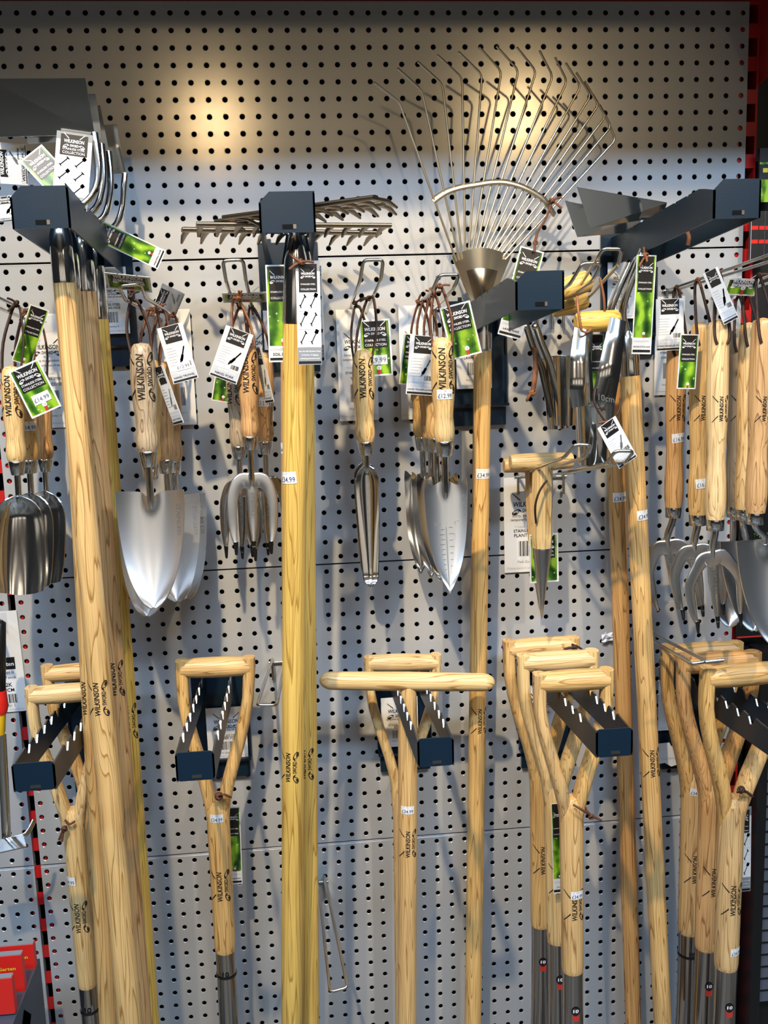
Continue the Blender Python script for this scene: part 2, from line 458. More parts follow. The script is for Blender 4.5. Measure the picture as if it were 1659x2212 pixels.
def logo():
    """two crossed swords behind two lines of lettering; x 0..1, roughly y -0.42..0.42"""
    global _LOGO
    if _LOGO: return _LOGO
    V = []; F = []
    def add(vs, fs):
        b = len(V); V.extend(vs); F.extend(tuple(i + b for i in f) for f in fs)
    vs, fs, a = text_geo('WILKINSON', 0.018, 0.12)
    add([(x, y * 0.165 - 0.02) for x, y in vs], fs)
    vs, fs, a = text_geo('SWORD', 0.014, 0.1)
    add([(0.30 + x * 0.42, y * 0.125 - 0.215) for x, y in vs], fs)
    # blades
    for s in (-1, 1):
        def X(x): return 0.5 + s * (x - 0.5)
        q = [(X(1.02), 0.43), (X(1.035), 0.41), (X(0.80), 0.185), (X(0.745), 0.185)]
        add(q, [(3, 2, 1, 0) if s > 0 else (0, 1, 2, 3)])
        # hilt: curled guard, drawn as a looped band
        cx, cy = X(0.90), -0.20
        n = 16; ro, ri = [], []
        for k in range(n):
            t = 2 * math.pi * k / n
            ex = 0.12 * math.cos(t) * (1.0 + 0.25 * math.cos(t - 0.6)); ey = 0.085 * math.sin(t) - 0.05 * math.cos(t)
            ro.append((cx + s * ex, cy + ey)); ri.append((cx + s * ex * 0.74, cy + ey * 0.68))
        fs = []
        for k in range(n):
            j = (k + 1) % n
            q = (k, j, j + n, k + n)
            fs.append(q if s > 0 else q[::-1])
        add(ro + ri, fs)
        q = [(X(0.80), -0.10), (X(0.735), -0.165), (X(0.755), -0.19), (X(0.83), -0.14)]
        add(q, [(0, 1, 2, 3) if s > 0 else (3, 2, 1, 0)])
        q = [(X(0.87), -0.235), (X(0.955), -0.275), (X(1.0), -0.225), (X(0.90), -0.20)]
        add(q, [(0, 1, 2, 3) if s > 0 else (3, 2, 1, 0)])
    fixed = []
    for f in F:
        a = sum(V[f[i]][0]*V[f[(i+1)%len(f)]][1]-V[f[(i+1)%len(f)]][0]*V[f[i]][1] for i in range(len(f)))
        fixed.append(f if a > 0 else f[::-1])
    V2, F2 = slice_flat(V, fixed, [k * 0.06 for k in range(-6, 8)])
    _LOGO = ((V, fixed), (V2, F2))
    return _LOGO
def flat_add(mb, geo, fn, mat):
    vs, fs = geo
    mb.add([fn(x, y) for x, y in vs], fs, mat)

class Sheet:
    """printed card in local x/z, facing -y; bend = curl radius in metres (0 flat, sign = direction)"""
    EPS = 0.00016
    def __init__(self, w, h, bend=0.0, base='card_white', thick=0.0006, pivot=0.0, curl=0.0):
        self.mb = MB(); self.w = w; self.h = h; self.bend = bend; self.pivot = pivot
        n = 10 if bend else 1
        self.rect(base, 0, 0, 1, 1, 0)
        # back and edges
        v = []; f = []
        for j in range(n + 1):
            z = j / n
            for x in (0, 1):
                v.append(self.pt(x, z, 0)); v.append(self.pt(x, z, -thick / self.EPS))
        for j in range(n):
            a = j * 4; b = a + 4
            f += [(a+1, b+1, b+3, a+3), (a, b, b+1, a+1), (a+2, a+3, b+3, b+2)]
        f += [(0, 1, 3, 2), (n*4, n*4+2, n*4+3, n*4+1)]
        self.mb.add(v, f, base)
    def pt(self, x, z, layer):
        X = (x - 0.5) * self.w; Z = (z - 1.0) * self.h          # origin at top centre
        Y = -layer * self.EPS
        if self.bend:
            R = self.bend; a = (Z - self.pivot * self.h) / R
            return Vector((X, R - (R - Y) * math.cos(a), (R - Y) * math.sin(a) + self.pivot * self.h))
        return Vector((X, Y, Z))
    def rect(self, mat, x0, z0, x1, z1, layer=1):
        n = max(1, int(round((z1 - z0) * 10))) if self.bend else 1
        v = []; f = []
        for j in range(n + 1):
            z = z0 + (z1 - z0) * j / n
            v += [self.pt(x0, z, layer), self.pt(x1, z, layer)]
        for j in range(n): f.append((j*2, j*2+1, j*2+3, j*2+2))
        self.mb.add(v, f, mat)
    def text(self, body, mat, cx, z, w=None, h=None, layer=3, bold=0.0, shear=0.0, align='c'):
        """w: width as a share of the sheet width; h: cap height as a share of its height"""
        vs, fs, a = text_geo(body, bold, shear)
        if w is None: w = h * self.h * a / self.w
        if h is None: h = w * self.w / a / self.h
        x0 = cx - w / 2 if align == 'c' else (cx if align == 'l' else cx - w)
        self.mb.add([self.pt(x0 + x * w, z + y * h, layer) for x, y in vs], fs, mat)
    def brand(self, mat, cx, z, w, layer=3, aspect=1.0):
        (vs, fs), _ = logo()
        k = w * self.w / self.h * aspect
        self.mb.add([self.pt(cx + (x - 0.5) * w, z + y * k, layer) for x, y in vs], fs, mat)
    def barcode(self, x0, z0, x1, z1, mat='ink_black', seed=1, vertical=False):
        rnd = random.Random(seed)
        t = 0.0
        while t < 1:
            w = rnd.choice((0.02, 0.02, 0.035, 0.05))
            if vertical: self.rect(mat, x0, z0 + (z1 - z0) * t, x1, z0 + (z1 - z0) * min(1, t + w), 2)
            else: self.rect(mat, x0 + (x1 - x0) * t, z0, x0 + (x1 - x0) * min(1, t + w), z1, 2)
            t += w + rnd.choice((0.02, 0.03, 0.045))
    def lines(self, mat, x0, z_top, n, dz, w, seed=3, hh=0.012):
        rnd = random.Random(seed)
        for k in range(n):
            z = z_top - k * dz
            self.rect(mat, x0, z - hh, x0 + w * rnd.uniform(0.6, 1.0), z, 2)
    def stroke(self, mat, pts, wid, layer=3):
        """thin line drawing through points given as shares of the sheet"""
        for (xa, za), (xb, zb) in zip(pts, pts[1:]):
            dx, dz = (xb - xa) * self.w, (zb - za) * self.h
            l = math.hypot(dx, dz) or 1e-6
            nx, nz = -dz / l * wid / self.w, dx / l * wid / self.h
            v = [self.pt(xa - nx, za - nz, layer), self.pt(xb - nx, zb - nz, layer), self.pt(xb + nx, zb + nz, layer), self.pt(xa + nx, za + nz, layer)]
            self.mb.add(v, [(3, 2, 1, 0), ], mat)
            self.mb.add(v, [(0, 1, 2, 3), ], mat)
    def place(self, name, parent, top, down, roll=0.0, yaw=0.0, label=None):
        """hang with its top centre at `top`, running towards `down` (world points)"""
        M = frame(top, down, 0, origin=top) @ Matrix.Rotation(yaw, 4, 'Z') @ Matrix.Rotation(roll, 4, 'X')
        if parent is None:
            o = self.mb.build(name); o.matrix_world = M; ROOTM[o.name] = M
        else:
            o = self.mb.build(name, parent)
            o.matrix_parent_inverse = Matrix.Identity(4)
            o.matrix_local = ROOTM[parent.name].inverted() @ M
        if label: o['label'] = label
        return o
def wrap_print(parent, rfun, z0, width, ang=0.0, mat='ink_brand', eps=0.00035, name='brand_print', flip=False, axis_fn=None):
    """brand lettering burnt into a round handle, read bottom to top"""
    _, (vs, fs) = logo()
    mb = MB(); V = []
    for x, y in vs:
        z = z0 + x * width; r = rfun(z) + eps
        a = ang - y * width / r
        dx, dy = axis_fn(z) if axis_fn else (0, 0)
        V.append((r * math.sin(a) + dx, -r * math.cos(a) + dy, z))
    mb.add(V, fs, mat)
    return mb.build(name, parent)
def price_sticker(parent, rfun, z, ang, text='£34.99', w=0.027, h=0.016, tilt=0.0, name='price_sticker', axis_fn=None):
    mb = MB(); nx, ny = 8, 2
    def at(u, v, e):
        c, s = math.cos(tilt), math.sin(tilt)
        X = u * c - v * s; Z = u * s + v * c
        zz = z + Z; r = rfun(zz) + e; a = ang + X / r
        dx, dy = axis_fn(zz) if axis_fn else (0, 0)
        return Vector((r * math.sin(a) + dx, -r * math.cos(a) + dy, zz))
    V = [at((i/nx - .5) * w, (j/ny - .5) * h, 0.0005) for j in range(ny+1) for i in range(nx+1)]
    mb.add(V, [(j*(nx+1)+i, j*(nx+1)+i+1, (j+1)*(nx+1)+i+1, (j+1)*(nx+1)+i) for j in range(ny) for i in range(nx)], 'sticker_white')
    vs, fs, a = text_geo(text, 0.004)
    mb.add([at((x - .5) * w * 0.86, (y * 0.46 - 0.36) * h, 0.0008) for x, y in vs], fs, 'ink_blue')
    for k in range(2):
        mb.add([at((x - .5) * w * 0.7, (y * 0.05 + 0.28 + 0.1 * k) * h, 0.0008) for x, y in ((0,0),(.5,0),(1,0),(1,1),(.5,1),(0,1))], [(0,1,4,5),(1,2,3,4)], 'ink_light')
    return mb.build(name, parent)

# ------------------------------------------------------------------ the setting
PITCH = 0.025
def perforated(cols, rows, x0, x1, z0, z1, origin=(0, 0)):
    """sheet-metal panel with punched holes; holes at col*PITCH, -row*PITCH"""
    mb = MB(); n = 12; R1, R0 = 0.0047, 0.0040
    hp = PITCH / 2
    V = []; F = []
    # 12 points round the cell border matched to 12 hole points
    for c in cols:
        for r in rows:
            cx, cz = c * PITCH, -r * PITCH; b = len(V)
            for k in range(n):
                a = 2 * math.pi * k / n + math.pi / 12 * 0
                ca, sa = math.cos(a), math.sin(a); s = hp / max(abs(ca), abs(sa))
                V.append((cx + ca * s, 0, cz + sa * s))
            # corners are reached through the k=1.5 direction: snap the two nearest
            for k in range(n):
                a = 2 * math.pi * k / n; V.append((cx + R1 * math.cos(a), 0, cz + R1 * math.sin(a)))
            for k in range(n):
                a = 2 * math.pi * k / n; V.append((cx + R0 * math.cos(a), 0.0006, cz + R0 * math.sin(a)))
            for k in range(n):
                a = 2 * math.pi * k / n; V.append((cx + R0 * math.cos(a), 0.0016, cz + R0 * math.sin(a)))
            for ring in range(3):
                for k in range(n):
                    j = (k + 1) % n
                    F.append((b+ring*n+k, b+ring*n+j, b+(ring+1)*n+j, b+(ring+1)*n+k))
            # the four corner triangles between border points 1-2, 4-5, 7-8, 10-11
            for k, (sx, sz) in ((1, (1, 1)), (4, (-1, 1)), (7, (-1, -1)), (10, (1, -1))):
                V.append((cx + sx * hp, 0, cz + sz * hp)); F.append((b+k, len(V)-1, b+k+1))
    V = [(min(max(x, x0), x1), y, min(max(z, z0), z1)) for x, y, z in V]
    mb.add(V, F, 'panel_grey')
    cx0, cx1 = cols[0]*PITCH-hp, cols[-1]*PITCH+hp; cz1, cz0 = -rows[0]*PITCH+hp, -rows[-1]*PITCH-hp
    def quad(a, b, c, d):
        if b - a > 1e-5 and d - c > 1e-5: mb.add([(a,0,c),(b,0,c),(b,0,d),(a,0,d)], [(0,1,2,3)], 'panel_grey')
    quad(x0, cx0, z0, z1); quad(cx1, x1, z0, z1); quad(max(cx0, x0), min(cx1, x1), z0, cz0); quad(max(cx0, x0), min(cx1, x1), cz1, z1)
    # rolled upper edge
    mb.add([(x0, -0.0003, z1-0.0022), (x1, -0.0003, z1-0.0022), (x1, 0.0016, z1+0.0002), (x0, 0.0016, z1+0.0002)], [(0,1,2,3)], 'panel_grey')
    # folded edges
    d = 0.014
    mb.add([(x0,0,z1),(x1,0,z1),(x1,d,z1),(x0,d,z1),(x0,0,z0),(x1,0,z0),(x1,d,z0),(x0,d,z0)], [(0,1,2,3),(7,6,5,4),(0,3,7,4),(1,5,6,2)], 'panel_grey')
    return mb
wall = root('wall_back', 'grey perforated metal back wall in panels', None, (0, 0, 0), kind='structure')
XL, XR = -0.0590, 1.1600
GAP = 0.0015
JOIN = [0.0165, -14.5*PITCH, -34.5*PITCH, -54.5*PITCH, -74.5*PITCH]
for k in range(4):
    rows = range(0 if k == 0 else (15, 35, 55)[k-1], (15, 35, 55, 75)[k])
    z1, z0 = JOIN[k] - (GAP if k else 0), JOIN[k+1] + GAP
    perforated(list(range(-2, 47)), list(rows), XL, XR, z0, z1).build('panel', wall)
# neighbouring bay on the left, same grid
XLR = XL - 0.0115
for k in range(4):
    rows = range((0, 15, 35, 55)[k], (15, 35, 55, 75)[k])
    z1, z0 = JOIN[k] - (GAP if k else 0), JOIN[k+1] + GAP
    b = perforated(list(range(0, 10)), list(rows), -0.0125, 9*PITCH + 0.010, z0, z1)
    for p in b.v: p.x += XLR - 0.010 - 9*PITCH
    b.build('panel', wall)
# black space behind the boards
b = MB(); b.box((-0.6, 0.032, -2.05), (1.9, 0.04, 0.10), 'panel_void'); tag(b.build('wall_rear'), 'dark void behind the perforated panels', None, kind='structure')
# slotted red uprights between the bays
def upright(name, x0, x1, label, front=0.004):
    r = root(name, label, None, (0, 0, 0), kind='structure')
    b = MB()
    b.box((x0, front, -2.05), (x0 + 0.0035, front + 0.028, 0.05), 'upright_red')
    b.box((x1 - 0.0035, front, -2.05), (x1, front + 0.028, 0.05), 'upright_red')
    b.build('flange', r)
    z = 0.035
    while z > -2.05:
        q = MB(); q.box((x0 + 0.0035, front, z - 0.022), (x1 - 0.0035, front + 0.003, z), 'upright_red'); q.build('rung', r)
        z -= 0.05
upright('trim_1', XLR - 0.010, XL + 0.010, 'red slotted upright in the narrow gap between left bays')
upright('trim_2', XR - 0.013, XR + 0.020, 'red slotted upright beside the right edge of the grey panels')
# canopy over the bay: red front lip, its underside shades the top of the wall
c = root('trim_3', 'red canopy over the top of the display wall', None, (0, 0, 0.02), kind='structure')
b = MB(); b.box((-0.6, -0.004, 0.0175), (1.9, 0.03, 0.075), 'upright_red', M=Matrix.Translation((0, 0, -0.02))); b.build('rail', c)
b = MB(); b.box((-0.6, -0.52, 0.075), (1.9, 0.03, 0.10), 'canopy_dark', M=Matrix.Translation((0, 0, -0.02))); b.build('deck', c)
b = MB()
o_ = [(-0.004, 0.075), (-0.40, 0.075), (-0.40, 0.05), (-0.14, -0.075), (-0.004, -0.11)]
v = [(XR + 0.016, y, z - 0.02) for y, z in o_] + [(XR + 0.020, y, z - 0.02) for y, z in o_]
b.add(v, [(0,1,2,3,4), (9,8,7,6,5)] + [(i, (i+5), (i+1)%5+5, (i+1)%5) for i in range(5)], 'upright_red'); b.build('side_bracket', c)
# room
b = MB(); b.box((-4, -7.2, -2.1), (5, 0.1, -2.05), 'floor_vinyl'); tag(b.build('floor'), 'grey shop floor', None, kind='structure')
b = MB(); b.box((-4, -7.3, -2.1), (5, -7.2, 1.05), 'wall_beige'); tag(b.build('wall_far'), 'beige wall at the far side of the shop', None, kind='structure')
b = MB(); b.box((-4, -7.2, 1.0), (5, 0.1, 1.05), 'ceiling_white'); tag(b.build('ceiling'), 'pale shop ceiling', None, kind='structure')
# low shelving across the aisle, behind the photographer
ai = root('wall_front', 'dark shelving across the aisle', None, (0.5, -3.9, -2.05), kind='structure')
b = MB(); b.box((-2.5, -0.3, 0), (2.5, 0.0, 1.15), 'aisle_dark'); b.build('shelf_back', ai)
for z in (0.15, 0.55, 0.95):
    b = MB(); b.box((-2.5, 0.0, z), (2.5, 0.40, z+0.03), 'aisle_dark'); b.build('shelf', ai)

# ------------------------------------------------------------------ tool brackets (two arms from a back plate, closed by a front plate)
TILT = 0.065
def bracket(rect, Yf, kind, label, slot=None, group='tool brackets on the perforated wall'):
    x0, y0, x1, y1 = rect
    c = P((x0+x1)/2, (y0+y1)/2, Yf); s = S((x0+x1)/2, (y0+y1)/2, Yf)
    w = (x1-x0)*s; h = (y1-y0)*s
    r = root('tool_bracket', label, 'bracket', Vector((c.x, 0, c.z)), group)
    t = 0.0024
    # front plate
    b = MB(); M = Matrix.Translation((0, Yf, 0))
    hw, hh = w/2, h/2; k = 0.005
    if kind == 'upper':
        ch = h*0.27
        out = [(-hw, -hh), (hw, -hh), (hw, hh-k*0.6), (hw-k*0.6, hh), (-hw+ch, hh), (-hw, hh-ch)]
    else:
        out = [(-hw+k, -hh), (hw-k, -hh), (hw-k*.3, -hh+k*.3), (hw, -hh+k), (hw, hh-k), (hw-k*.3, hh-k*.3), (hw-k, hh), (-hw+k, hh), (-hw+k*.3, hh-k*.3), (-hw, hh-k), (-hw, -hh+k), (-hw+k*.3, -hh+k*.3)]
    # punched slot near the lower edge: build the plate around it
    sx0, sx1 = (-0.1*w, 0.15*w) if slot is None else slot
    sz0, sz1 = -hh + h*0.09, -hh + h*0.20
    left = [p for p in out if p[0] < 0]; 
    b.plate(out, t, 'bracket_black', M, edge='bracket_black')
    b.build('front_plate', r)
    b = MB(); b.box((sx0, Yf-0.0006, sz0), (sx1, Yf+0.0012, sz1), 'bracket_edge' if kind == 'lower' else 'panel_void')
    if kind == 'upper': b.box((sx1-0.22*(sx1-sx0), Yf-0.0008, sz0), (sx1, Yf+0.0012, sz1), 'bracket_edge')
    b.build('slot', r)
    # arms with notched top edge
    for sgn in (-1, 1):
        n = 7; L = -Yf
        top = []
        for i in range(n):
            ya = Yf + 0.045 + (L-0.10)*i/n; dy = (L-0.10)/n
            if kind == 'upper':
                top += [(ya, hh - h*0.03), (ya + dy*0.80, hh - h*0.03), (ya + dy*0.86, hh - h*0.13), (ya + dy*0.98, hh - h*0.03)]
            else:
                top += [(ya, hh), (ya + dy*0.32, hh + 0.002), (ya + dy*0.42, hh - 0.001), (ya + dy*0.56, hh - 0.011), (ya + dy*0.74, hh - 0.012), (ya + dy*0.90, hh - 0.002)]
        if kind == 'upper' and sgn < 0:
            prof = [(Yf, -hh), (Yf, hh - h*0.27), (Yf + 0.03, hh - h*0.10)] + top + [(-0.002, hh), (-0.002, -hh)]
        elif kind == 'upper':
            prof = [(Yf, -hh), (Yf, hh)] + top + [(-0.002, hh), (-0.002, -hh)]
        else:
            prof = [(Yf, -hh), (Yf, hh-0.003)] + top + [(-0.002, hh), (-0.002, -hh)]
        b = MB(); m = len(prof); xo = sgn*hw; xi = sgn*(hw - t)
        v = [(xo, y, z - TILT*(y - Yf)) for y, z in prof] + [(xi, y, z - TILT*(y - Yf)) for y, z in prof]
        fr = tuple(range(m)); bk = tuple(range(2*m-1, m-1, -1))
        if sgn > 0: fr, bk = fr[::-1], bk[::-1]
        b.add(v, [fr, bk], 'bracket_black')
        sd = []
        for i in range(m):
            j = (i+1) % m; q = (i, j, j+m, i+m)
            sd.append(q if sgn < 0 else q[::-1])
        b.add(v, sd, 'bracket_edge' if kind == 'lower' else 'bracket_black')
        b.build('arm', r)
    # back plate with a card rim and a price ledge
    b = MB(); bw = 0.047; zt, zb = hh + 0.012 + TILT*Yf, hh - 0.158 + TILT*Yf
    b.box((-bw, -0.004, zb), (bw, -0.0006, zt), 'bracket_black')
    for sx in (-1, 1):
        b.box((sx*bw - (0.003 if sx > 0 else 0), -0.009, zb), (sx*bw + (0.003 if sx < 0 else 0), -0.004, zt-0.06), 'bracket_black')
    for sx in (-0.62, 0.0, 0.62):
        b.box((sx*bw-0.003, -0.004, zt), (sx*bw+0.003, 0.001, zt+0.006), 'bracket_black')
    b.build('back_plate', r)
    b = MB(); b.box((-bw, -0.020, zb), (bw, -0.004, zb+0.004), 'bracket_black'); b.box((-bw*0.92, -0.010, zb-0.032), (bw*0.92, -0.001, zb-0.003), 'bracket_black')
    b.build('price_ledge', r)
    return r, Vector((c.x, 0, c.z)), w, h
BR = {}
for key, rect, Yf, kind, label in (
    ('hoes', (25, 403, 148, 492), -0.37, 'upper', 'navy black bracket with cut corner holding the weeding hoes'),
    ('rakes', (560, 415, 681, 501), -0.40, 'upper', 'navy black bracket with cut corner holding the soil rakes'),
    ('lawn', (1113, 586, 1220, 668), -0.40, 'upper', 'navy black bracket with cut corner holding the lawn rake'),
    ('swoe', (1540, 388, 1646, 470), -0.39, 'upper', 'navy black bracket with cut corner at top right holding two hoes'),
    ('dleft', (28, 1646, 118, 1710), -0.385, 'lower', 'black notched bracket under the leftmost wooden D handles'),
    ('dmid', (380, 1623, 463, 1688), -0.41, 'lower', 'black notched bracket inside the single wooden D handle'),
    ('tee', (902, 1593, 981, 1657), -0.39, 'lower', 'black notched bracket under the long wooden T handle'),
    ('dright', (1287, 1573, 1368, 1636), -0.37, 'lower', 'black notched bracket holding three D handles beside the swoe shafts'),
    ('dfar', (1672, 1578, 1752, 1640), -0.37, 'lower', 'black notched bracket at the right edge with its front out of view')):
    BR[key] = bracket(rect, Yf, kind, label)

# ------------------------------------------------------------------ wire display hooks
def hook(label, wl, el, tl, tr, er, wr, rad=0.0026, clip=True, pin=None, group='wire display hooks'):
    """two prongs from the wall, turned up at the front and joined; points are (x, y, depth)"""
    pts = [P(*p) for p in (wl, el, tl, tr, er, wr)]
    base = (pts[0] + pts[5]) / 2; base.y = 0
    r = root('display_hook', label, 'hook', base, group)
    def rounded(ps, rr=0.007):
        out = [ps[0]]
        for a, c, d in zip(ps, ps[1:], ps[2:]):
            u = (a - c); w = (d - c); k = min(rr, u.length*0.45, w.length*0.45)
            p, q = c + u.normalized()*k, c + w.normalized()*k
            for t in (0, .25, .5, .75, 1): out.append(p*(1-t)**2 + c*2*t*(1-t) + q*t*t)
        out.append(ps[-1]); return out
    b = MB(); b.tube(rounded(pts), rad, 'wire_zinc', 8); b.build('prong', r, world=True)
    if pin is not None:
        b = MB(); b.tube([P(*pin[0]), P(*pin[1])], rad*1.35, 'wire_zinc', 8); b.build('pin', r, world=True)
    if clip:
        z = min(pts[0].z, pts[5].z); xa, xb = sorted((pts[0].x, pts[5].x))
        b = MB(); b.tube([(xa-0.006, -0.004, z), (xb+0.006, -0.004, z)], rad*0.9, 'wire_zinc', 8)
        for x in (xa, xb):
            b.tube([(x, -0.005, z+0.004), (x, -0.006, z-0.030)], rad*0.85, 'wire_zinc', 8)
        b.build('back_clip', r, world=True)
    return r
hook('wire hook at left edge carrying the hand scoops', (78, 683, -.003), (-45, 622, -.20), (-60, 590, -.215), (-105, 594, -.215), (-90, 628, -.20), (62, 692, -.003))
hook('wire hook carrying the hand trowels left of the rakes', (384, 688, -.003), (314, 643, -.20), (305, 613, -.225), (257, 618, -.225), (270, 647, -.20), (352, 692, -.003))
hook('wire hook carrying the three-pronged hand forks', (513, 686, -.003), (488, 606, -.20), (481, 563, -.215), (525, 561, -.215), (531, 605, -.20), (548, 686, -.003))
hook('wire hook carrying the narrow trowels in the middle', (758, 663, -.003), (778, 605, -.19), (785, 562, -.205), (828, 561, -.205), (823, 603, -.19), (790, 676, -.003))
hook('wire hook carrying the measuring transplanters', (902, 660, -.003), (934, 627, -.20), (949, 594, -.215), (992, 593, -.215), (980, 623, -.20), (938, 668, -.003))
hook('front wire hook of the pair at the bulb planter grip', (1160, 672, -.003), (1233, 611, -.23), (1257, 569, -.245), (1299, 568, -.245), (1280, 606, -.23), (1192, 668, -.003))
hook('taller wire hook of the pair above the bulb planters', (1216, 674, -.003), (1289, 560, -.26), (1302, 537, -.275), (1344, 538, -.275), (1336, 572, -.26), (1246, 670, -.003))
hook('upper wire hook lying over the dibber handle', (1118, 1030, -.003), (1219, 988, -.27), (1242, 960, -.285), (1278, 962, -.285), (1261, 989, -.27), (1138, 1028, -.003))
hook('lower long wire hook beside the dibber handle', (1178, 1030, -.003), (1309, 1002, -.30), (1329, 974, -.315), (1369, 974, -.315), (1349, 1000, -.30), (1216, 1024, -.003))
hook('long wire hook at right carrying the long handled forks', (1440, 628, -.003), (1690, 541, -.32), (1705, 510, -.335), (1745, 508, -.335), (1730, 545, -.32), (1462, 626, -.003))
hook('long wire hook at right edge carrying the long handled trowels', (1545, 640, -.003), (1760, 560, -.32), (1775, 530, -.335), (1815, 530, -.335), (1800, 565, -.32), (1575, 640, -.003))
hook('short empty wire hook beside the golden rake shaft', (588, 1424, -.003), (588, 1425, -.01), (556, 1523, -.15), (598, 1523, -.15), (616, 1430, -.01), (617, 1429, -.003))
hook('long empty wire hook low in the middle', (686, 1905, -.003), (688, 1915, -.02), (713, 2143, -.20), (751, 2133, -.20), (702, 1903, -.02), (701, 1893, -.003))
hook('wire hook lying over the far right D handles', (1374, 1360, -.003), (1378, 1364, -.012), (1494, 1434, -.235), (1527, 1429, -.235), (1385, 1356, -.012), (1382, 1353, -.003), pin=((1524, 1430, -.235), (1563, 1426, -.24)))

# ------------------------------------------------------------------ white stock cards on the wall
STOCK = {}
def stock_card(label, top, w_px, h_px, Y=-0.003, name1='STAINLESS STEEL', name2='', tilt=0.0, seed=1, tab=True, pack='5'):
    """top = photo position of the card's top centre; sizes in photo pixels there"""
    s = S(top[0], top[1], Y); w, h = w_px*s, h_px*s
    sh = Sheet(w, h, 0.0)
    if tab:
        sh.rect('clear_film', 0.28, 0.84, 0.72, 0.985, 1)
    sh.brand('ink_black', 0.5, 0.70, 0.62, aspect=1.0)
    sh.text('Sorry, this product is', 'ink_black', 0.5, 0.585, w=0.66)
    sh.text('temporarily out of stock.', 'ink_black', 0.5, 0.545, w=0.74)
    sh.text('Product Code:', 'ink_light', 0.42, 0.475, w=0.40)
    sh.text(name1, 'ink_black', 0.5, 0.425, w=0.62, bold=0.01)
    if name2: sh.text(name2, 'ink_black', 0.5, 0.375, w=min(0.6, 0.062*len(name2)), bold=0.01)
    sh.barcode(0.3, 0.17, 0.72, 0.33, seed=seed)
    sh.text('Pack Quantity: ' + pack, 'ink_grey', 0.5, 0.10, w=0.46)
    sh.text('Please contact us to order more', 'ink_light', 0.5, 0.035, w=0.9)
    t = P(top[0], top[1], Y); dn = t + Vector((math.sin(tilt), 0, -math.cos(tilt)))
    o = sh.place('stock_card', None, t, dn)
    return tag(o, label, 'card', 'white stock cards on the wall')
stock_card('white stock card behind the hand scoops', (94, 678), 92, 246, name2='HAND SCOOP', seed=2, pack='10')
stock_card('white stock card in the back plate behind the hoe shafts', (228, 577), 84, 142, -0.012, name2='WEEDING HOE', seed=3, tab=False)
stock_card('white stock card behind the hand trowels', (372, 668), 74, 250, -0.010, name2='HAND TROWEL', seed=4)
stock_card('white stock card behind the hand forks', (535, 672), 90, 238, -0.008, name2='HAND FORK', seed=5)
stock_card('white stock card behind the narrow trowels', (768, 668), 86, 240, -0.008, name2='WIDGER', seed=6)
stock_card('white stock card behind the transplanters', (897, 660), 74, 245, -0.008, name2='TRANSPLANTER', seed=7)
stock_card('white stock card in the back plate behind the lawn rake', (1022, 668), 78, 170, -0.012, name2='LAWN RAKE', seed=8, tab=False)
stock_card('white stock card behind the bent steel necks of the swoe hoes', (1345, 566), 66, 120, -0.012, name2='SWOE STYLE HOE', seed=9, tab=False)
stock_card('white stock card behind the plant dibbers', (1141, 1030), 108, 210, -0.004, name2='PLANT DIBBER', seed=10)
stock_card('white stock card behind the leftmost long handled fork', (1448, 640), 66, 212, -0.004, name2='LONG FORK', seed=11)
stock_card('white stock card inside the single D handle', (487, 1528), 86, 116, -0.013, name2='BORDER FORK', seed=12, tab=False)
stock_card('white stock card left of the T handle shaft', (862, 1506), 80, 112, -0.013, name2='EDGER', seed=13, tab=False)
stock_card('white stock card behind the three right D handles', (1166, 1480), 74, 112, -0.013, name2='SPADE', seed=14, tab=False)
stock_card('white stock card behind the far right D handles', (1459, 1468), 74, 114, -0.013, name2='DIGGING FORK', seed=15, tab=False)

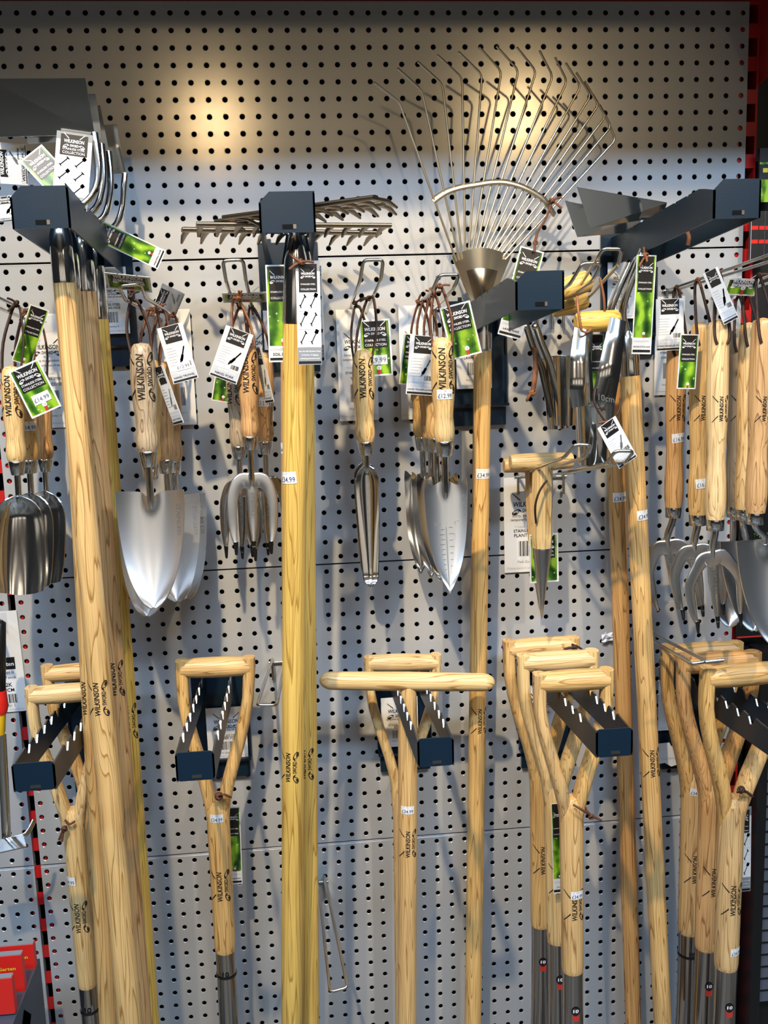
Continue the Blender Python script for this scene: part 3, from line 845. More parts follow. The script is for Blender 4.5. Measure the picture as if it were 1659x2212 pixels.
# ------------------------------------------------------------------ swing tags, cords and knots
def swing_tag(parent, kind, top, bot, w_px, Y, name='', bend=0.0, yaw=0.0, roll=0.0, price=None, Yb=None, label=None, pivot=0.0):
    """printed product tag; top/bot = photo positions of the middle of its upper and lower edge"""
    a = P(top[0], top[1], Y); c = P(bot[0], bot[1], Y if Yb is None else Yb)
    s = S(top[0], top[1], Y); w = w_px*s; h = (c - a).length
    sh = Sheet(w, h, bend, pivot=pivot)
    bw = 0.055; bh = bw*w/h                     # white border
    if kind in ('front', 'long'):
        z0 = bh
        if kind == 'long':
            z0 = 0.17
            sh.text('STAINLESS STEEL', 'ink_light', 0.5, 0.125, w=0.86)
            sh.text(name, 'ink_black', 0.5, 0.068, w=min(0.86, 0.075*len(name)), bold=0.012)
            sh.rect('ink_black', 0.05, 0.018, 0.95, 0.045, 1)
        zb = z0 + (1-bh-z0)*(0.50 if kind == 'front' else 0.56)
        sh.rect('leaf_print', bw, z0, 1-bw, 1-bh, 1)
        sh.rect('ink_black', bw+0.06, zb, 1-bw-0.06, 1-bh, 2)
        lz = 1 - bh - (1-bh-zb)*0.34
        sh.brand('ink_white', 0.5, lz, 0.66)
        k = (1-bh-zb)
        sh.text('STAINLESS STEEL', 'ink_white', 0.5, zb + k*0.25, w=0.68, bold=0.006)
        sh.text('COLLECTION', 'ink_white', 0.5, zb + k*0.07, w=0.68)
        # rosette with the guarantee number
        cx, cz = 0.56, z0 + 0.36*w/h*0.55
        n = 12; rr = 0.075
        sh.mb.add([sh.pt(cx + rr*math.cos(2*math.pi*i/n), cz + rr*w/h*math.sin(2*math.pi*i/n), 3) for i in range(n)], [tuple(range(n))], 'ink_white')
        sh.rect('ink_red', cx-0.05, cz-0.20*w/h, cx+0.05, cz-0.06*w/h, 3)
        sh.text('10', 'ink_black', cx, cz-0.035*w/h, w=0.07, layer=4)
    elif kind == 'info':
        sh.rect('ink_light', bw*0.6, 0.0 + bh*0.6, 1-bw*0.6, 0.22, 1)
        sh.rect('ink_black', 0.17, 0.70, 0.83, 1-bh*0.3, 2)
        sh.brand('ink_white', 0.5, 0.85, 0.56)
        sh.lines('ink_light', 0.10, 0.62, 7, 0.050, 0.42, seed=len(name)+3)
        # small tool drawing
        sh.stroke('ink_grey', [(0.80, 0.60), (0.66, 0.46)], 0.0009)
        sh.stroke('ink_grey', [(0.66, 0.46), (0.56, 0.36)], 0.0018)
        sh.stroke('ink_grey', [(0.60, 0.38), (0.50, 0.31), (0.54, 0.40)], 0.0006)
        sh.barcode(0.62, 0.245, 0.90, 0.33, seed=5)
        sh.text('STAINLESS STEEL', 'ink_white', 0.5, 0.155, w=0.84)
        sh.text(name, 'ink_black', 0.5, 0.075, w=min(0.88, 0.075*len(name)), bold=0.014)
        sh.rect('ink_black', bw*0.6, 0.012, 1-bw*0.6, 0.048, 2)
    elif kind == 'grid':
        sh.rect('ink_grey', 0.0, 0.0, 1.0, 0.17, 1)
        sh.rect('ink_black', 0.03, 0.01, 0.97, 0.035, 2)
        for k, t in enumerate(('See the full Stainless Steel', 'Collection of digging,', 'cultivating and hand tools')):
            sh.text(t, 'ink_white', 0.5, 0.125-0.035*k, w=0.032*len(t))
        sh.rect('ink_grey', 0, 0.90, 1, 1, 1)
        sh.rect('ink_black', 0.12, 0.70, 0.88, 0.97, 2)
        sh.brand('ink_white', 0.5, 0.87, 0.56)
        sh.text('STAINLESS STEEL', 'ink_white', 0.5, 0.77, w=0.62)
        sh.text('COLLECTION', 'ink_white', 0.5, 0.72, w=0.62)
        for z in (0.17, 0.345, 0.52, 0.695): sh.rect('ink_light', 0.06, z, 0.94, z+0.004, 2)
        for x in (0.06, 0.5, 0.93): sh.rect('ink_light', x, 0.17, x+0.012, 0.695, 2)
        for i in range(2):
            for j in range(3):
                ox, oz = 0.10 + 0.44*i, 0.20 + 0.175*j
                sh.stroke('ink_black', [(ox+0.06, oz+0.02), (ox+0.26, oz+0.115)], 0.0005)
                sh.stroke('ink_black', [(ox+0.02, oz+0.03), (ox+0.06, oz+0.02), (ox+0.08, oz+0.0)], 0.0006)
                if (i + j) % 2: sh.stroke('ink_black', [(ox+0.24, oz+0.105), (ox+0.31, oz+0.14)], 0.0022)
                else: sh.stroke('ink_black', [(ox+0.22, oz+0.13), (ox+0.30, oz+0.10)], 0.0007)
    if price:
        sh.rect('sticker_white', 0.28, 0.20, 0.84, 0.20+0.30*w/h, 5)
        sh.text(price, 'ink_blue', 0.56, 0.20+0.07*w/h, w=0.48, layer=7)
    o = sh.place('swing_tag', parent, a, c, roll=roll, yaw=yaw)
    if label: o['label'] = label
    return o
def knot(mb, c, s, mat, seed=1, ends=2, dirs=None):
    """lumpy leather knot with loose ends around world point c"""
    rnd = random.Random(seed); c = Vector(c)
    for k in range(3):
        ax = Vector((rnd.uniform(-1,1), rnd.uniform(-1,1), rnd.uniform(-1,1))).normalized()
        u = ax.orthogonal().normalized(); v = ax.cross(u)
        mb.tube([c + (u*math.cos(t) + v*math.sin(t))*s*0.62 + ax*s*0.12*math.sin(2*t) for t in [2*math.pi*i/10 for i in range(10)]], s*0.34, mat, 6, closed=True)
    for k in range(ends):
        d = Vector(dirs[k]) if dirs else Vector((rnd.uniform(-1,1), rnd.uniform(-0.6,0.1), rnd.uniform(-0.9,0.6)))
        d.normalize()
        q = c + d*s*3.2 + Vector((0,0,-s*0.5))
        mb.tube([c, c + d*s*1.6, q], s*0.3, mat, 6, flat=(s*0.34, s*0.2))
def cord_loop(parent, a, hang, gap=0.008, mat='leather', seed=1, knot_at=None, rad=0.0016, ends=2):
    """two leather strands from world point a (handle hole) up to hang (on the hook), knotted"""
    rnd = random.Random(seed); mb = MB()
    a = Vector(a); hang = Vector(hang)
    for s in (-1, 1):
        p0 = a + Vector((s*gap, -0.004, -0.002)); p2 = hang + Vector((s*gap*0.45, 0, 0)); p1 = (p0+p2)/2 + Vector((s*gap*0.45, rnd.uniform(-.005,.002), 0))
        mb.tube(spline([a + Vector((s*gap*0.6, 0.0, -0.004)), p0, p1, p2, hang + Vector((0, 0, 0.004))], 4), rad, mat, 6, flat=(rad*1.35, rad*0.7))
    k = Vector(knot_at) if knot_at is not None else hang + Vector((rnd.uniform(-.006,.006), -0.004, rnd.uniform(0, .01)))
    knot(mb, k, 0.0048, mat, seed, ends)
    return mb.build('leather_cord', parent, world=True)

# ------------------------------------------------------------------ hand tools
def cr(tab):
    """smooth curve through a table, monotone enough for blade outlines"""
    def f(t):
        n = len(tab)
        if t <= tab[0][0]: return tab[0][1]
        if t >= tab[-1][0]: return tab[-1][1]
        for i in range(n-1):
            if t <= tab[i+1][0]:
                x0, y0 = tab[i]; x1, y1 = tab[i+1]
                m0 = (y1-y0)/(x1-x0) if i == 0 else (tab[i+1][1]-tab[i-1][1])/(tab[i+1][0]-tab[i-1][0])
                m1 = (y1-y0)/(x1-x0) if i == n-2 else (tab[i+2][1]-tab[i][1])/(tab[i+2][0]-tab[i][0])
                h = x1-x0; k = (t-x0)/h
                return (2*k**3-3*k*k+1)*y0 + (k**3-2*k*k+k)*h*m0 + (-2*k**3+3*k*k)*y1 + (k**3-k*k)*h*m1
    return f
HANDLE = cr([(0.0, 0.052), (0.018, 0.072), (0.05, 0.092), (0.11, 0.106), (0.25, 0.116), (0.45, 0.1155), (0.62, 0.103), (0.755, 0.092), (0.85, 0.101), (0.91, 0.104), (0.965, 0.096), (1.0, 0.083)])
TOTAL = {'trowel': 2.46, 'transplanter': 2.47, 'fork': 2.29, 'widger': 2.60, 'scoop': 2.385}
def blade(parent, kind, h, steel):
    b = MB()
    if kind == 'trowel':
        w = cr([(0, .318), (.15, .316), (.35, .30), (.55, .268), (.72, .222), (.85, .165), (.93, .115), (.975, .070), (1.0, .028)])
        zt, zb = 1.385, 2.46
        def fn(u, v):
            U = 2*u-1; t = v
            x = U*w(t)
            dip = 0.055*math.exp(-(U/0.22)**2)*math.exp(-(t/0.10)**2)
            y = 0.085*(1-U*U)*(1-0.35*t) - 0.075*math.exp(-(U/0.17)**2)*math.exp(-(t/0.13)**2) - 0.05*t - 0.17*t*t
            z = -(zt + (zb-zt)*t) - dip + 0.02*abs(U)**3*(1-t)**4
            return (x*h, (y-0.03)*h, z*h)
        b.grid(fn, 18, 26, steel, 0.0016)
    elif kind == 'transplanter':
        w = cr([(0, .205), (.06, .218), (.2, .212), (.4, .198), (.6, .168), (.75, .130), (.88, .075), (.95, .036), (1.0, .004)])
        zt, zb = 1.40, 2.47
        def fn(u, v):
            U = 2*u-1; t = v
            ear = 0.045*math.exp(-((abs(U)-1)/0.16)**2) - 0.03*math.exp(-((abs(U)-0.6)/0.25)**2) + 0.02*math.exp(-(U/0.25)**2)
            x = U*w(t)
            y = 0.062*(1-U*U)*(1-0.5*t) - 0.03*math.exp(-(U/0.2)**2)*math.exp(-(t/0.09)**2) - 0.02*math.exp(-((abs(U)-1)/0.12)**2)*math.exp(-(t/0.06)**2) - 0.06*t - 0.12*t*t
            z = -(zt + (zb-zt)*t) + ear*(1-t)**6
            return (x*h, (y-0.02)*h, z*h)
        b.grid(fn, 20, 26, steel, 0.0015)
    elif kind == 'widger':
        w = cr([(0, .02), (.03, .075), (.08, .118), (.15, .132), (.3, .130), (.6, .110), (.85, .092), (.94, .080), (.98, .05), (1.0, .012)])
        zt, zb = 1.245, 2.60
        def fn(u, v):
            U = 2*u-1; t = v
            y = 0.075*(1-U*U)*min(1, w(t)/0.09) - 0.04*t - 0.06*t*t
            return (U*w(t)*h, (y-0.03)*h, -(zt+(zb-zt)*t)*h)
        b.grid(fn, 14, 32, steel, 0.0014)
    elif kind == 'scoop':
        w = cr([(0, .03), (.015, .085), (.05, .150), (.12, .215), (.22, .257), (.35, .272), (.6, .275), (.85, .272), (1.0, .262)])
        zt, zb = 1.36, 2.385
        def fn(u, v):
            U = 2*u-1; t = v
            deep = 0.17*(1-abs(U)**2.4)*min(1, (t/0.22)**0.6 if t > 0 else 0)*(1-0.25*t)
            wav = 0.006*math.sin(U*9)*max(0, (t-0.5)*2)
            lip = 0.075*(1-U*U)*t**4 - 0.03*t**4
            return (U*w(t)*h, (deep-0.05+wav-0.05*t-0.12*t*t)*h, -(zt+(zb-zt)*t+lip)*h)
        b.grid(fn, 20, 26, steel, 0.0014)
    elif kind == 'fork':
        fork_tines(b, h, steel, 1.41, 2.29, 0.225)
    o = b.build('head', parent)
    return o
def fork_tines(b, h, steel, zt, zb, half, caps=None):
    L = zb - zt
    sec = lambda tab: [(a*h, 0.016*h) for a in tab]
    cpts = spline([(0, 0.02*h, -(zt-0.03)*h), (0, 0.01*h, -(zt+0.20*L)*h), (0, 0.0, -(zt+0.6*L)*h), (0, -0.03*h, -(zb-0.06)*h)], 5)
    n = len(cpts)
    b.tube(cpts, 0.03*h, steel, 10, flat=[(lerp([(0, .048), (.35, .062), (.6, .052), (1, .019)], i/(n-1))*h, 0.018*h) for i in range(n)], up=(0, 1, 0))
    for s in (-1, 1):
        pts = spline([(s*0.0, 0.0, -(zt+0.09)*h), (s*0.10, 0.0, -(zt+0.075)*h), (s*0.185, -0.005*h, -(zt+0.16)*h), (s*half, -0.015*h, -(zt+0.40*L)*h), (s*half*0.97, -0.03*h, -(zt+0.72*L)*h), (s*half*0.86, -0.065*h, -(zb-0.07)*h)], 5)
        pts = [Vector((p.x*h if abs(p.x) > 1e-9 else 0, p.y, p.z)) for p in pts]
        n = len(pts)
        b.tube(pts, 0.03*h, steel, 10, flat=[(lerp([(0, .092), (.2, .090), (.45, .066), (.7, .054), (1, .019)], i/(n-1))*h, 0.015*h) for i in range(n)], up=(0, 1, 0))
def fork_caps(parent, h, zb, half, black=True):
    for x, y in ((0, -0.03), (half*0.86, -0.065), (-half*0.86, -0.065)):
        b = MB(); b.lathe([(-(zb+0.02)*h, 0.006*h), (-(zb+0.01)*h, 0.016*h), (-(zb-0.10)*h, 0.026*h), (-(zb-0.13)*h, 0.027*h)], 'rubber_black', 10, M=Matrix.Translation((x*h, y*h, 0)), sy=0.75)
        b.build('tip_cap', parent)
def handtool(kind, label, name, top, tip, wood='wood_ash', steel='steel_satin', roll=0.0, print_ang=0.0, hang=None, group=None, cord='leather', seed=1, price=None, price_at=(0.5, 0.0), brand=True, ends=2):
    a = P(*top); c = P(*tip); L = (a-c).length; h = L/TOTAL[kind]
    M = frame(a, c, roll, origin=a)
    r = root(name, label, {'trowel': 'trowel', 'transplanter': 'trowel', 'fork': 'hand fork', 'widger': 'trowel', 'scoop': 'scoop'}[kind], M, group)
    b = MB()
    prof = [(0.0, 0.0), (-0.006*h, 0.026*h)] + [(-t*h, HANDLE(t)*h) for t in [0.012, .03, .05, .08, .11, .16, .22, .3, .4, .5, .6, .68, .755, .81, .86, .91, .95, .98, 1.0]]
    b.lathe(prof, wood, 28)
    b.build('handle', r)
    b = MB(); b.lathe([(-0.995*h, .084*h), (-1.0*h, .088*h), (-1.015*h, .089*h), (-1.14*h, .070*h), (-1.145*h, .064*h), (-1.145*h, .03*h)], 'steel', 24, cap=False); b.build('ferrule', r)
    zt = {'trowel': 1.50, 'transplanter': 1.52, 'fork': 1.50, 'widger': 1.30, 'scoop': 1.42}[kind]
    b = MB(); b.lathe([(-1.13*h, .034*h), (-zt*0.98*h, .034*h), (-zt*h-0.03*h, .022*h), (-zt*h-0.05*h, .004*h)], 'steel', 14, axis_fn=lambda z: (0, -0.012*h)); b.build('tang', r)
    blade(r, kind, h, steel)
    if kind == 'fork': fork_caps(r, h, 2.29, 0.225)
    rf = lambda z: HANDLE(-z/h)*h
    if brand: wrap_print(r, rf, -0.52*h, 0.42*h, ang=print_ang)
    if kind == 'transplanter':
        e = MB()
        def pt(x, z, lift=0.0011):
            t = (-z/h-1.40)/1.07; U = x/(0.18*h)
            y = (0.062*(1-U*U*.7)*(1-0.5*t) - 0.06*t - 0.12*t*t - 0.02)*h - 0.0015 - lift*0.4
            return Vector((x, y, z))
        for k in range(12):
            z = -(1.86 + 0.048*k)*h; l = 0.05*h if k % 2 else 0.035*h
            e.add([pt(-0.02*h, z), pt(-0.02*h-l, z), pt(-0.02*h-l, z-0.006*h), pt(-0.02*h, z-0.006*h)], [(0,3,2,1),(0,1,2,3)], 'steel_etch')
            if k < 9:
                z = -(1.84 + 0.062*k)*h
                e.add([pt(0.025*h, z), pt(0.025*h+l, z), pt(0.025*h+l, z-0.006*h), pt(0.025*h, z-0.006*h)], [(0,1,2,3),(0,3,2,1)], 'steel_etch')
        for z in (1.84,):
            e.add([pt(-0.004*h, -z*h), pt(0.0*h, -z*h), pt(0.0*h, -2.40*h), pt(-0.004*h, -2.40*h)], [(0,1,2,3),(0,3,2,1)], 'steel_etch')
        for body, x, z, s in (('10cm', -0.145, 1.82, .095), ('5cm', -0.135, 2.08, .08), ('4"', 0.07, 1.82, .05), ('3"', 0.07, 1.96, .05), ('2"', 0.06, 2.10, .05)):
            vs, fs, asp = text_geo(body, 0.006)
            e.add([pt((x + u*s)*h, -(z - v*s/asp)*h) for u, v in vs], [f for f in fs], 'steel_etch')
        e.build('scale_marks', r)
    if kind in ('trowel', 'transplanter', 'fork'):
        # stamped word running down the blade
        e = MB(); vs, fs, asp = text_geo('STAINLESS', 0.0)
        zz, xx, l, ht = {'trowel': (1.50, 0.235, 0.30, 0.040), 'transplanter': (1.53, 0.165, 0.26, 0.028), 'fork': (1.62, -0.016, 0.34, 0.036)}[kind]
        def pt2(u, v):
            x = (xx + v*ht)*h; z = -(zz + (u)*l)*h
            if kind == 'trowel':
                t = (-z/h-1.385)/1.075; U = x/h/0.30; y = (0.085*(1-U*U)*(1-0.35*t) - 0.05*t - 0.17*t*t - 0.03)*h - 0.0022
            elif kind == 'transplanter':
                t = (-z/h-1.40)/1.07; U = x/h/0.205; y = (0.062*(1-U*U)*(1-0.5*t) - 0.06*t - 0.12*t*t - 0.02)*h - 0.0019
            else: y = -0.018*h + 0.002*h
            return Vector((x, y, z))
        e.add([pt2(u, v) for u, v in vs], fs, 'steel_etch'); e.build('stamp', r)
    if price: price_sticker(r, rf, -price_at[0]*h, price_at[1], price, w=0.024, h=0.014)
    if hang is not None: cord_loop(r, a + (c-a).normalized()*0.10*h, P(*hang), gap=0.085*h, mat=cord, seed=seed, ends=ends)
    return r
G = 'hand scoops on the left hook'
t = handtool('scoop', 'rear hand scoop, rightmost of the three overlapping scoops', 'hand_scoop', (84, 800, -.07), (114, 1248, -.07), wood='wood_orange', steel='steel', hang=(80, 690, -.07), group=G, seed=11, roll=-0.35, brand=False)
t = handtool('scoop', 'middle hand scoop half hidden between the other two scoops', 'hand_scoop', (52, 796, -.12), (80, 1258, -.12), wood='wood_ash', steel='steel', hang=(58, 676, -.12), group=G, seed=12, roll=-0.2, brand=False, price='£14.99', price_at=(0.62, 0.6))
swing_tag(t, 'front', (86, 664), (46, 785), 42, -.13, yaw=0.5)
t = handtool('scoop', 'front hand scoop at the left edge with polished bowl', 'hand_scoop', (24, 790, -.17), (53, 1272, -.17), wood='wood_pale', steel='steel', hang=(35, 668, -.15), group=G, seed=13, cord='leather_dark')
swing_tag(t, 'front', (50, 789), (101, 891), 72, -.21, price='£14.99', yaw=-0.1)
G = 'hand trowels on the second hook'
t = handtool('trowel', 'rearmost hand trowel with its blade edge showing at the right', 'hand_trowel', (362, 790, -.062), (392, 1285, -.062), wood='wood_orange', hang=(372, 688, -.07), group=G, seed=21, roll=0.35, brand=False)
t = handtool('trowel', 'hand trowel second from the back with its blade showing right', 'hand_trowel', (346, 780, -.105), (376, 1290, -.105), wood='wood_orange', hang=(350, 680, -.10), group=G, seed=22, roll=0.25, brand=False)
swing_tag(t, 'info', (366, 703), (402, 823), 56, -.17, 'HAND TROWEL', price='£12.99')
t = handtool('trowel', 'hand trowel behind the front one with its rounded tip hanging lowest', 'hand_trowel', (322, 775, -.152), (329, 1319, -.148), wood='wood_ash', hang=(330, 672, -.13), group=G, seed=23, roll=-0.1, brand=False)
swing_tag(t, 'info', (341, 792), (386, 916), 42, -.20, 'HAND TROWEL', yaw=-0.9)
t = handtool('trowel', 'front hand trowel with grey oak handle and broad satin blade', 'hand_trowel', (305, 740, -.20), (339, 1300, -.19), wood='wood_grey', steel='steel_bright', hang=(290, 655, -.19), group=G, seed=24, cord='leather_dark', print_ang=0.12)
swing_tag(t, 'front', (275, 594), (272, 650), 96, -.24, roll=1.0)
swing_tag(t, 'info', (340, 640), (432, 682), 60, -.10, 'HAND TROWEL', roll=0.9, bend=0.14)
G = 'three-pronged hand forks on the third hook'
t = handtool('fork', 'rear hand fork mostly hidden behind the orange handled fork', 'hand_fork', (568, 760, -.07), (578, 1195, -.07), wood='wood_orange', steel='steel', hang=(545, 672, -.06), group=G, seed=31, brand=False, roll=0.3, price='£12.99', price_at=(0.55, -0.3))
t = handtool('fork', 'hand fork with pale waist whose prongs spread out to the left', 'hand_fork', (508, 770, -.12), (527, 1203, -.11), wood='wood_grey', steel='steel', hang=(520, 672, -.10), group=G, seed=32, roll=-0.5)
swing_tag(t, 'front', (492, 775), (478, 868), 44, -.115, yaw=0.2)
t = handtool('fork', 'front hand fork with orange tinted handle and black tipped prongs', 'hand_fork', (534, 743, -.17), (549, 1192, -.17), wood='wood_orange', steel='steel_bright', hang=(510, 650, -.15), group=G, seed=33, cord='leather_tan')
swing_tag(t, 'info', (518, 713), (481, 820), 62, -.19, 'HAND FORK')
swing_tag(t, 'info', (555, 752), (583, 870), 36, -.15, 'HAND FORK', yaw=-1.0)
swing_tag(t, 'front', (528, 632), (530, 672), 96, -.15, roll=0.8, bend=0.05)
G = 'narrow trowels on the middle hook'
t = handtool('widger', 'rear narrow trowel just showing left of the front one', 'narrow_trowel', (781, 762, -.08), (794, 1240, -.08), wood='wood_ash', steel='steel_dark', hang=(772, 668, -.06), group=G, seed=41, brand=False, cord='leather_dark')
t = handtool('widger', 'front narrow trowel with long trough blade and pale handle', 'narrow_trowel', (784, 754, -.15), (800, 1263, -.15), wood='wood_pale', steel='steel', hang=(800, 648, -.12), group=G, seed=42, cord='leather_dark')
swing_tag(t, 'front', (808, 690), (816, 812), 68, -.12, price='£9.99')
G = 'measuring transplanters on the fourth hook'
t = handtool('transplanter', 'rearmost transplanter, its edge furthest left of the nested blades', 'transplanting_trowel', (907, 740, -.05), (922, 1232, -.05), wood='wood_ash', steel='steel', hang=(908, 664, -.06), group=G, seed=51, roll=-0.5, brand=False)
swing_tag(t, 'front', (896, 722), (884, 832), 50, -.085, yaw=0.3)
t = handtool('transplanter', 'transplanter second from the back in the nested row', 'transplanting_trowel', (922, 735, -.092), (941, 1240, -.092), wood='wood_orange', steel='steel', hang=(920, 656, -.09), group=G, seed=52, roll=-0.4, brand=False)
t = handtool('transplanter', 'transplanter directly behind the front one with eared blade', 'transplanting_trowel', (936, 734, -.14), (950, 1246, -.14), wood='wood_ash', steel='steel', hang=(936, 646, -.13), group=G, seed=53, roll=-0.15, brand=False)
swing_tag(t, 'info', (916, 725), (906, 853), 60, -.165, 'HAND TRANSPLANTER')
t = handtool('transplanter', 'front transplanter with depth scale on its pointed blade', 'transplanting_trowel', (955, 728, -.20), (966, 1272, -.20), wood='wood_pale', steel='steel_bright', hang=(948, 626, -.18), group=G, seed=54, price='£12.99', price_at=(0.54, 0.0))
swing_tag(t, 'front', (982, 657), (1009, 770), 68, -.17)

# ------------------------------------------------------------------ long tools
def shaft_root(name, label, cat, top, bot, r_top, r_bot, wood, group=None, roll=0.0, part='shaft', round_top=0.0, round_bot=0.0, n=28, neck=None):
    """wooden shaft between two photo positions with depths; radii in photo pixels; origin at its top"""
    a = P(*top); c = P(*bot); L = (a-c).length
    ra = r_top*S(*top); rb = r_bot*S(*bot)
    M = frame(a, c, roll, origin=a)
    r = root(name, label, cat, M, group)
    def rf(z):
        t = min(1, max(0, -z/L)); q = ra + (rb-ra)*t
        if neck: q *= neck(t)
        return q
    prof = []
    K = 14
    if round_top:
        for k in range(5):
            f = math.sin(k/5*math.pi/2); prof.append((-(1-math.cos(k/5*math.pi/2))*round_top, rf(0)*max(0.02, f)))
    for k in range(K+1):
        z = -round_top - (L-round_top-round_bot)*k/K; prof.append((z, rf(z)))
    if round_bot:
        for k in range(1, 6):
            f = math.cos(k/5*math.pi/2); prof.append((-L + round_bot - math.sin(k/5*math.pi/2)*round_bot, rf(-L)*max(0.02, 0.75+0.25*f)))
    b = MB(); b.lathe(prof, wood, n); b.build(part, r)
    return r, rf, L, a, c
def brand_on(r, rf, L, y_px, top, bot, length_px, ang=0.0, Y=None):
    """burn the brand so that it is centred at photo height y_px"""
    t = None
    a = P(*top); c = P(*bot)
    best = min(range(401), key=lambda k: abs(px_of(a + (c-a)*k/400)[1] - y_px)); t = best/400
    p = a + (c-a)*t; w = length_px*(p - CAM_C).dot(CAM_R[2])/CAM_F
    wrap_print(r, rf, -t*L - w/2, w, ang)
def sticker_on(r, rf, L, y_px, top, bot, text, ang=0.0, tilt=0.0, w=0.026):
    a = P(*top); c = P(*bot)
    best = min(range(401), key=lambda k: abs(px_of(a + (c-a)*k/400)[1] - y_px))
    price_sticker(r, rf, -best/400*L, ang, text, w=w, h=w*0.6, tilt=tilt)
def px_of(p):
    d = p - CAM_C; z = d.dot(CAM_R[2])
    return (829.5 + CAM_F*d.dot(CAM_R[0])/z, 1106.0 + CAM_F*d.dot(CAM_R[1])/z)

# --- weeding hoes: shaft, socket, swan neck, flat blade
G = 'weeding hoes on the top left bracket'
hoes = [
    # label, wood, shaft top, shaft bottom, r_top, r_bot, socket top, neck points, blade corners (tl, tr, br, bl), depth
    ('rear weeding hoe with the lowest blade, its shaft rightmost of the bunch', 'wood_golden', (214, 684, -.10), (326, 2240, -.10), 20, 20, (203, 520, -.10),
     [(203, 520), (212, 505), (248, 488), (264, 450), (268, 400), (270, 376)], [(224, 270), (252, 268), (272, 374), (236, 376)], -.085, [(1555, 0.25)]),
    ('third weeding hoe, its shaft between the front and the rightmost shafts', 'wood_orange', (186, 624, -.155), (308, 2240, -.155), 21, 22, (176, 500, -.155),
     [(176, 500), (190, 488), (224, 468), (238, 420), (238, 370), (234, 328)], [(196, 230), (216, 227), (236, 328), (212, 330)], -.135, [(1460, 0.15)]),
    ('weeding hoe behind the front one, its shaft leftmost of the bunch', 'wood_ash', (150, 618, -.222), (238, 2240, -.222), 23, 21, (143, 495, -.222),
     [(143, 495), (160, 478), (205, 452), (222, 405), (222, 350), (219, 312)], [(40, 200), (206, 203), (220, 300), (60, 310)], -.20, [(1500, -0.4)]),
    ('front weeding hoe with the large polished blade at top left', 'wood_ash', (139, 605, -.28), (283, 2240, -.28), 24, 27, (133, 478, -.28),
     [(133, 478), (140, 462), (178, 442), (206, 410), (213, 370), (208, 320), (204, 288)], [(-30, 170), (184, 169), (204, 290), (-10, 296)], -.26, [(1500, 0.0)]),
]
for label, wood, top, bot, rt, rb, stop, neck, blade_px, Yb, prints in hoes:
    r, rf, L, a, c = shaft_root('weeding_hoe', label, 'hoe', top, bot, rt, rb, wood, G)
    for yy, ang in prints: brand_on(r, rf, L, yy, top, bot, 74, ang)
    sl = (P(*stop) - a).length
    b = MB(); b.lathe([(-0.004, rf(0)*1.01), (0.0, rf(0)*1.05), (sl*0.75, rf(0)*0.98), (sl*0.95, rf(0)*0.72), (sl*1.04, rf(0)*0.35)], 'steel', 26); b.build('socket', r)
    n = len(neck); Y0 = stop[2]
    pts = spline([P(x, y, Y0 + (Yb-Y0)*i/(n-1)) for i, (x, y) in enumerate(neck)], 6)
    b = MB(); b.tube(pts, 0.0048, 'steel', 12); b.build('swan_neck', r, world=True)
    q = [P(x, y, Yb + (-0.019 if i < 2 else 0.0)) for i, (x, y) in enumerate(blade_px)]; nr = (q[1]-q[0]).cross(q[3]-q[0]).normalized()
    b = MB(); t = 0.0022
    back = [p + Vector((0, t, 0)) for p in q]
    b.add(q + back, [(0,3,2,1), (4,5,6,7), (0,1,5,4), (1,2,6,5), (2,3,7,6), (3,0,4,7)], 'steel'); b.build('blade', r, world=True)
    last = r
    if 'leftmost' in label:
        swing_tag(r, 'info', (-2, 352), (58, 356), 84, -.235, 'WEEDING HOE', yaw=-0.2)
        swing_tag(r, 'info', (8, 424), (18, 478), 40, -.235, 'WEEDING HOE')
    if 'third' in label:
        swing_tag(r, 'long', (214, 497), (357, 566), 44, -.13, 'WEEDING HOE', bend=-0.16, roll=0.15)
swing_tag(last, 'grid', (162, 287), (150, 452), 76, -.275)
swing_tag(last, 'front', (66, 330), (150, 420), 62, -.262, yaw=0.3)
